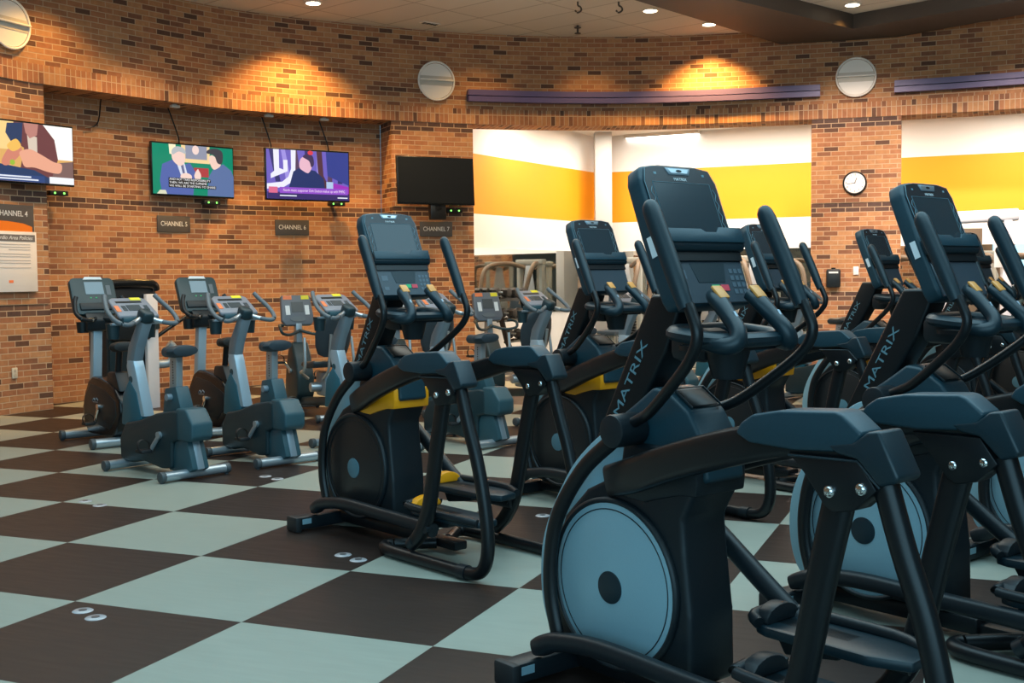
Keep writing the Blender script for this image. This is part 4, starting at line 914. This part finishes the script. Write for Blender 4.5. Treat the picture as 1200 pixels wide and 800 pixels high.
# ------------------------------------------------------------------ weight room equipment
padb = mat('pad_blue_black', (.02, .04, .06), .5)
frameg = mat('machine_frame_grey', (.36, .37, .33), .45, .1)
framew = mat('machine_frame_white', (.74, .76, .84), .4)
shield = mat('machine_shield', (.42, .45, .47), .45)
tan = mat('machine_tan', (.17, .125, .085), .5)
def make_weight_machine(label, loc, rz, tower=1.75):
    t = thing('weight_machine', label, 'weight machine', loc, rz, 'weight machines')
    MB().box((0, 0, .05), (.10, 1.3, .09), bevel=.015).box((0, .62, .05), (.75, .10, .09), bevel=.015).box((0, -.6, .05), (.6, .10, .09), bevel=.015).build('base', frameg, t)
    for sx in (-1, 1): MB().box((sx * .24, .62, tower / 2), (.08, .10, tower), bevel=.012).build('upright', frameg, t)
    MB().box((0, .62, tower), (.60, .14, .10), bevel=.02).build('crossbar', frameg, t)
    for k in range(12): MB().box((0, .62, .18 + k * .05), (.32, .09, .044), bevel=.004).build('weight_plate', black, t)
    MB().xz([(-.20, .75), (.20, .75), (.06, tower - .06), (-.06, tower - .06)], .54, .56, .004).build('shroud', shield, t)
    MB().box((0, -.10, .52), (.34, .42, .09), bevel=.03).build('seat', padb, t); MB().box((0, -.10, .28), (.09, .12, .42), bevel=.01).build('seat_post', frameg, t)
    MB().box((0, .18, .92), (.32, .09, .68), Matrix.Rotation(-.15, 4, 'X'), bevel=.03).build('backrest', padb, t)
    MB().tube([(-.1, .58, tower - .1), (-.34, .30, tower - .02), (-.50, -.10, tower - .12), (-.48, -.30, tower - .55), (-.42, -.35, tower - .75)], .04, 10, 5).build('press_arm', tan, t)
    MB().tube([(.1, .58, tower - .1), (.34, .30, tower - .02), (.50, -.10, tower - .12), (.48, -.30, tower - .55), (.42, -.35, tower - .75)], .04, 10, 5).build('press_arm', tan, t)
    return t
wm = make_weight_machine('grey weight machine with pale triangular shroud, before the mirror left of the column', (1.72, 19.5, 0), -.5)
for x, y, a, lb in ((2.75, 18.2, -.9, 'grey weight machine with tan arms standing next to the grey corner column'), (4.2, 18.7, .3, 'grey weight machine by the back mirror, behind the nearest elliptical console'),
                    (5.9, 17.9, .2, 'grey weight machine glimpsed left of the clock pillar'), (7.3, 16.6, .4, 'grey weight machine under the white cable machine beam, right of the pillar')):
    dup(wm, (x, y, 0), a, lb)
# dumbbell rack
rk = thing('dumbbell_rack', 'black rack holding dumbbells beside the edge of the left opening', 'rack', (.12, 17.95, 0), .98)
for sx in (-1, 1): MB().tube([(sx * .36, -.25, 0), (sx * .36, .0, .5), (sx * .36, .22, 1.25)], (.03, .05), 8, up=(1, 0, 0)).build('side_frame', black, rk)
for z, y in ((.50, -.05), (.82, .08), (1.14, .19)): MB().box((0, y, z), (.76, .20, .03), Matrix.Rotation(-.3, 4, 'X'), bevel=.005).build('shelf', black, rk)
R_ = Matrix.Translation(rk.location) @ Matrix.Rotation(.98, 4, 'Z'); db = None
for row, (z, y) in enumerate(((.60, -.06), (.92, .07), (1.24, .18))):
    for k in range(3):
        P = R_ @ Vector((-.22 + k * .22, y, z)); lb = f'black dumbbell on the {("lowest", "middle", "top")[row]} shelf of the rack by the left opening'
        if db is None:
            db = thing('dumbbell', lb, 'dumbbell', P, .95, 'dumbbells on the lowest shelf'); MB().cyl((0, -.07, 0), (0, .07, 0), .016, 12).build('handle', steel, db)
            for sy in (-1, 1): MB().cyl((0, sy * .06, 0), (0, sy * .15, 0), .075, 6, bevel=.012).build('head', rubber, db)
        else: dup(db, P, .95, lb, ('dumbbells on the lowest shelf', 'dumbbells on the middle shelf', 'dumbbells on the top shelf')[row])
# white cable machine on the right
ca, cb = at(1113, 252, 15.4), at(1196, 245, 15.4)
t = thing('cable_machine', 'white cable machine with a long top beam, right of the clock pillar', 'cable machine', ((ca.x + cb.x) / 2, 15.75, 0), 0)
zt = 2.23
MB().tube([(-.58, 0, zt - .02), (.58, 0, zt + .03)], (.075, .085), 16, sq=3, up=(0, 1, 0)).build('top_beam', framew, t)
for sx in (-1, 1):
    MB().box((sx * .44, 0, zt / 2), (.12, .12, zt), bevel=.015).build('upright', framew, t)
    MB().box((sx * .44, 0, .04), (.14, .7, .08), bevel=.015).build('foot', framew, t)
    MB().cyl((sx * .36, -.05, zt - .10), (sx * .36, .05, zt - .10), .06, 20).build('pulley', black, t)
    for k in range(10): MB().box((sx * .28, .06, .20 + k * .055), (.20, .12, .048), bevel=.004).build('weight_plate', black, t)
MB().xz(rect(-.34, .3, .12, zt - .15), .02, .05, .006).build('stack_shroud', tan, t)
MB().box((.30, -.08, 1.85), (.12, .02, .62), bevel=.005).build('instruction_plate', whitepaint, t)
MB().tube([(-.30, -.02, zt - .15), (-.25, -.10, 1.9), (-.1, -.12, 1.75), (.05, -.10, 1.85)], .02, 8, 4).build('handle_bar', black, t)
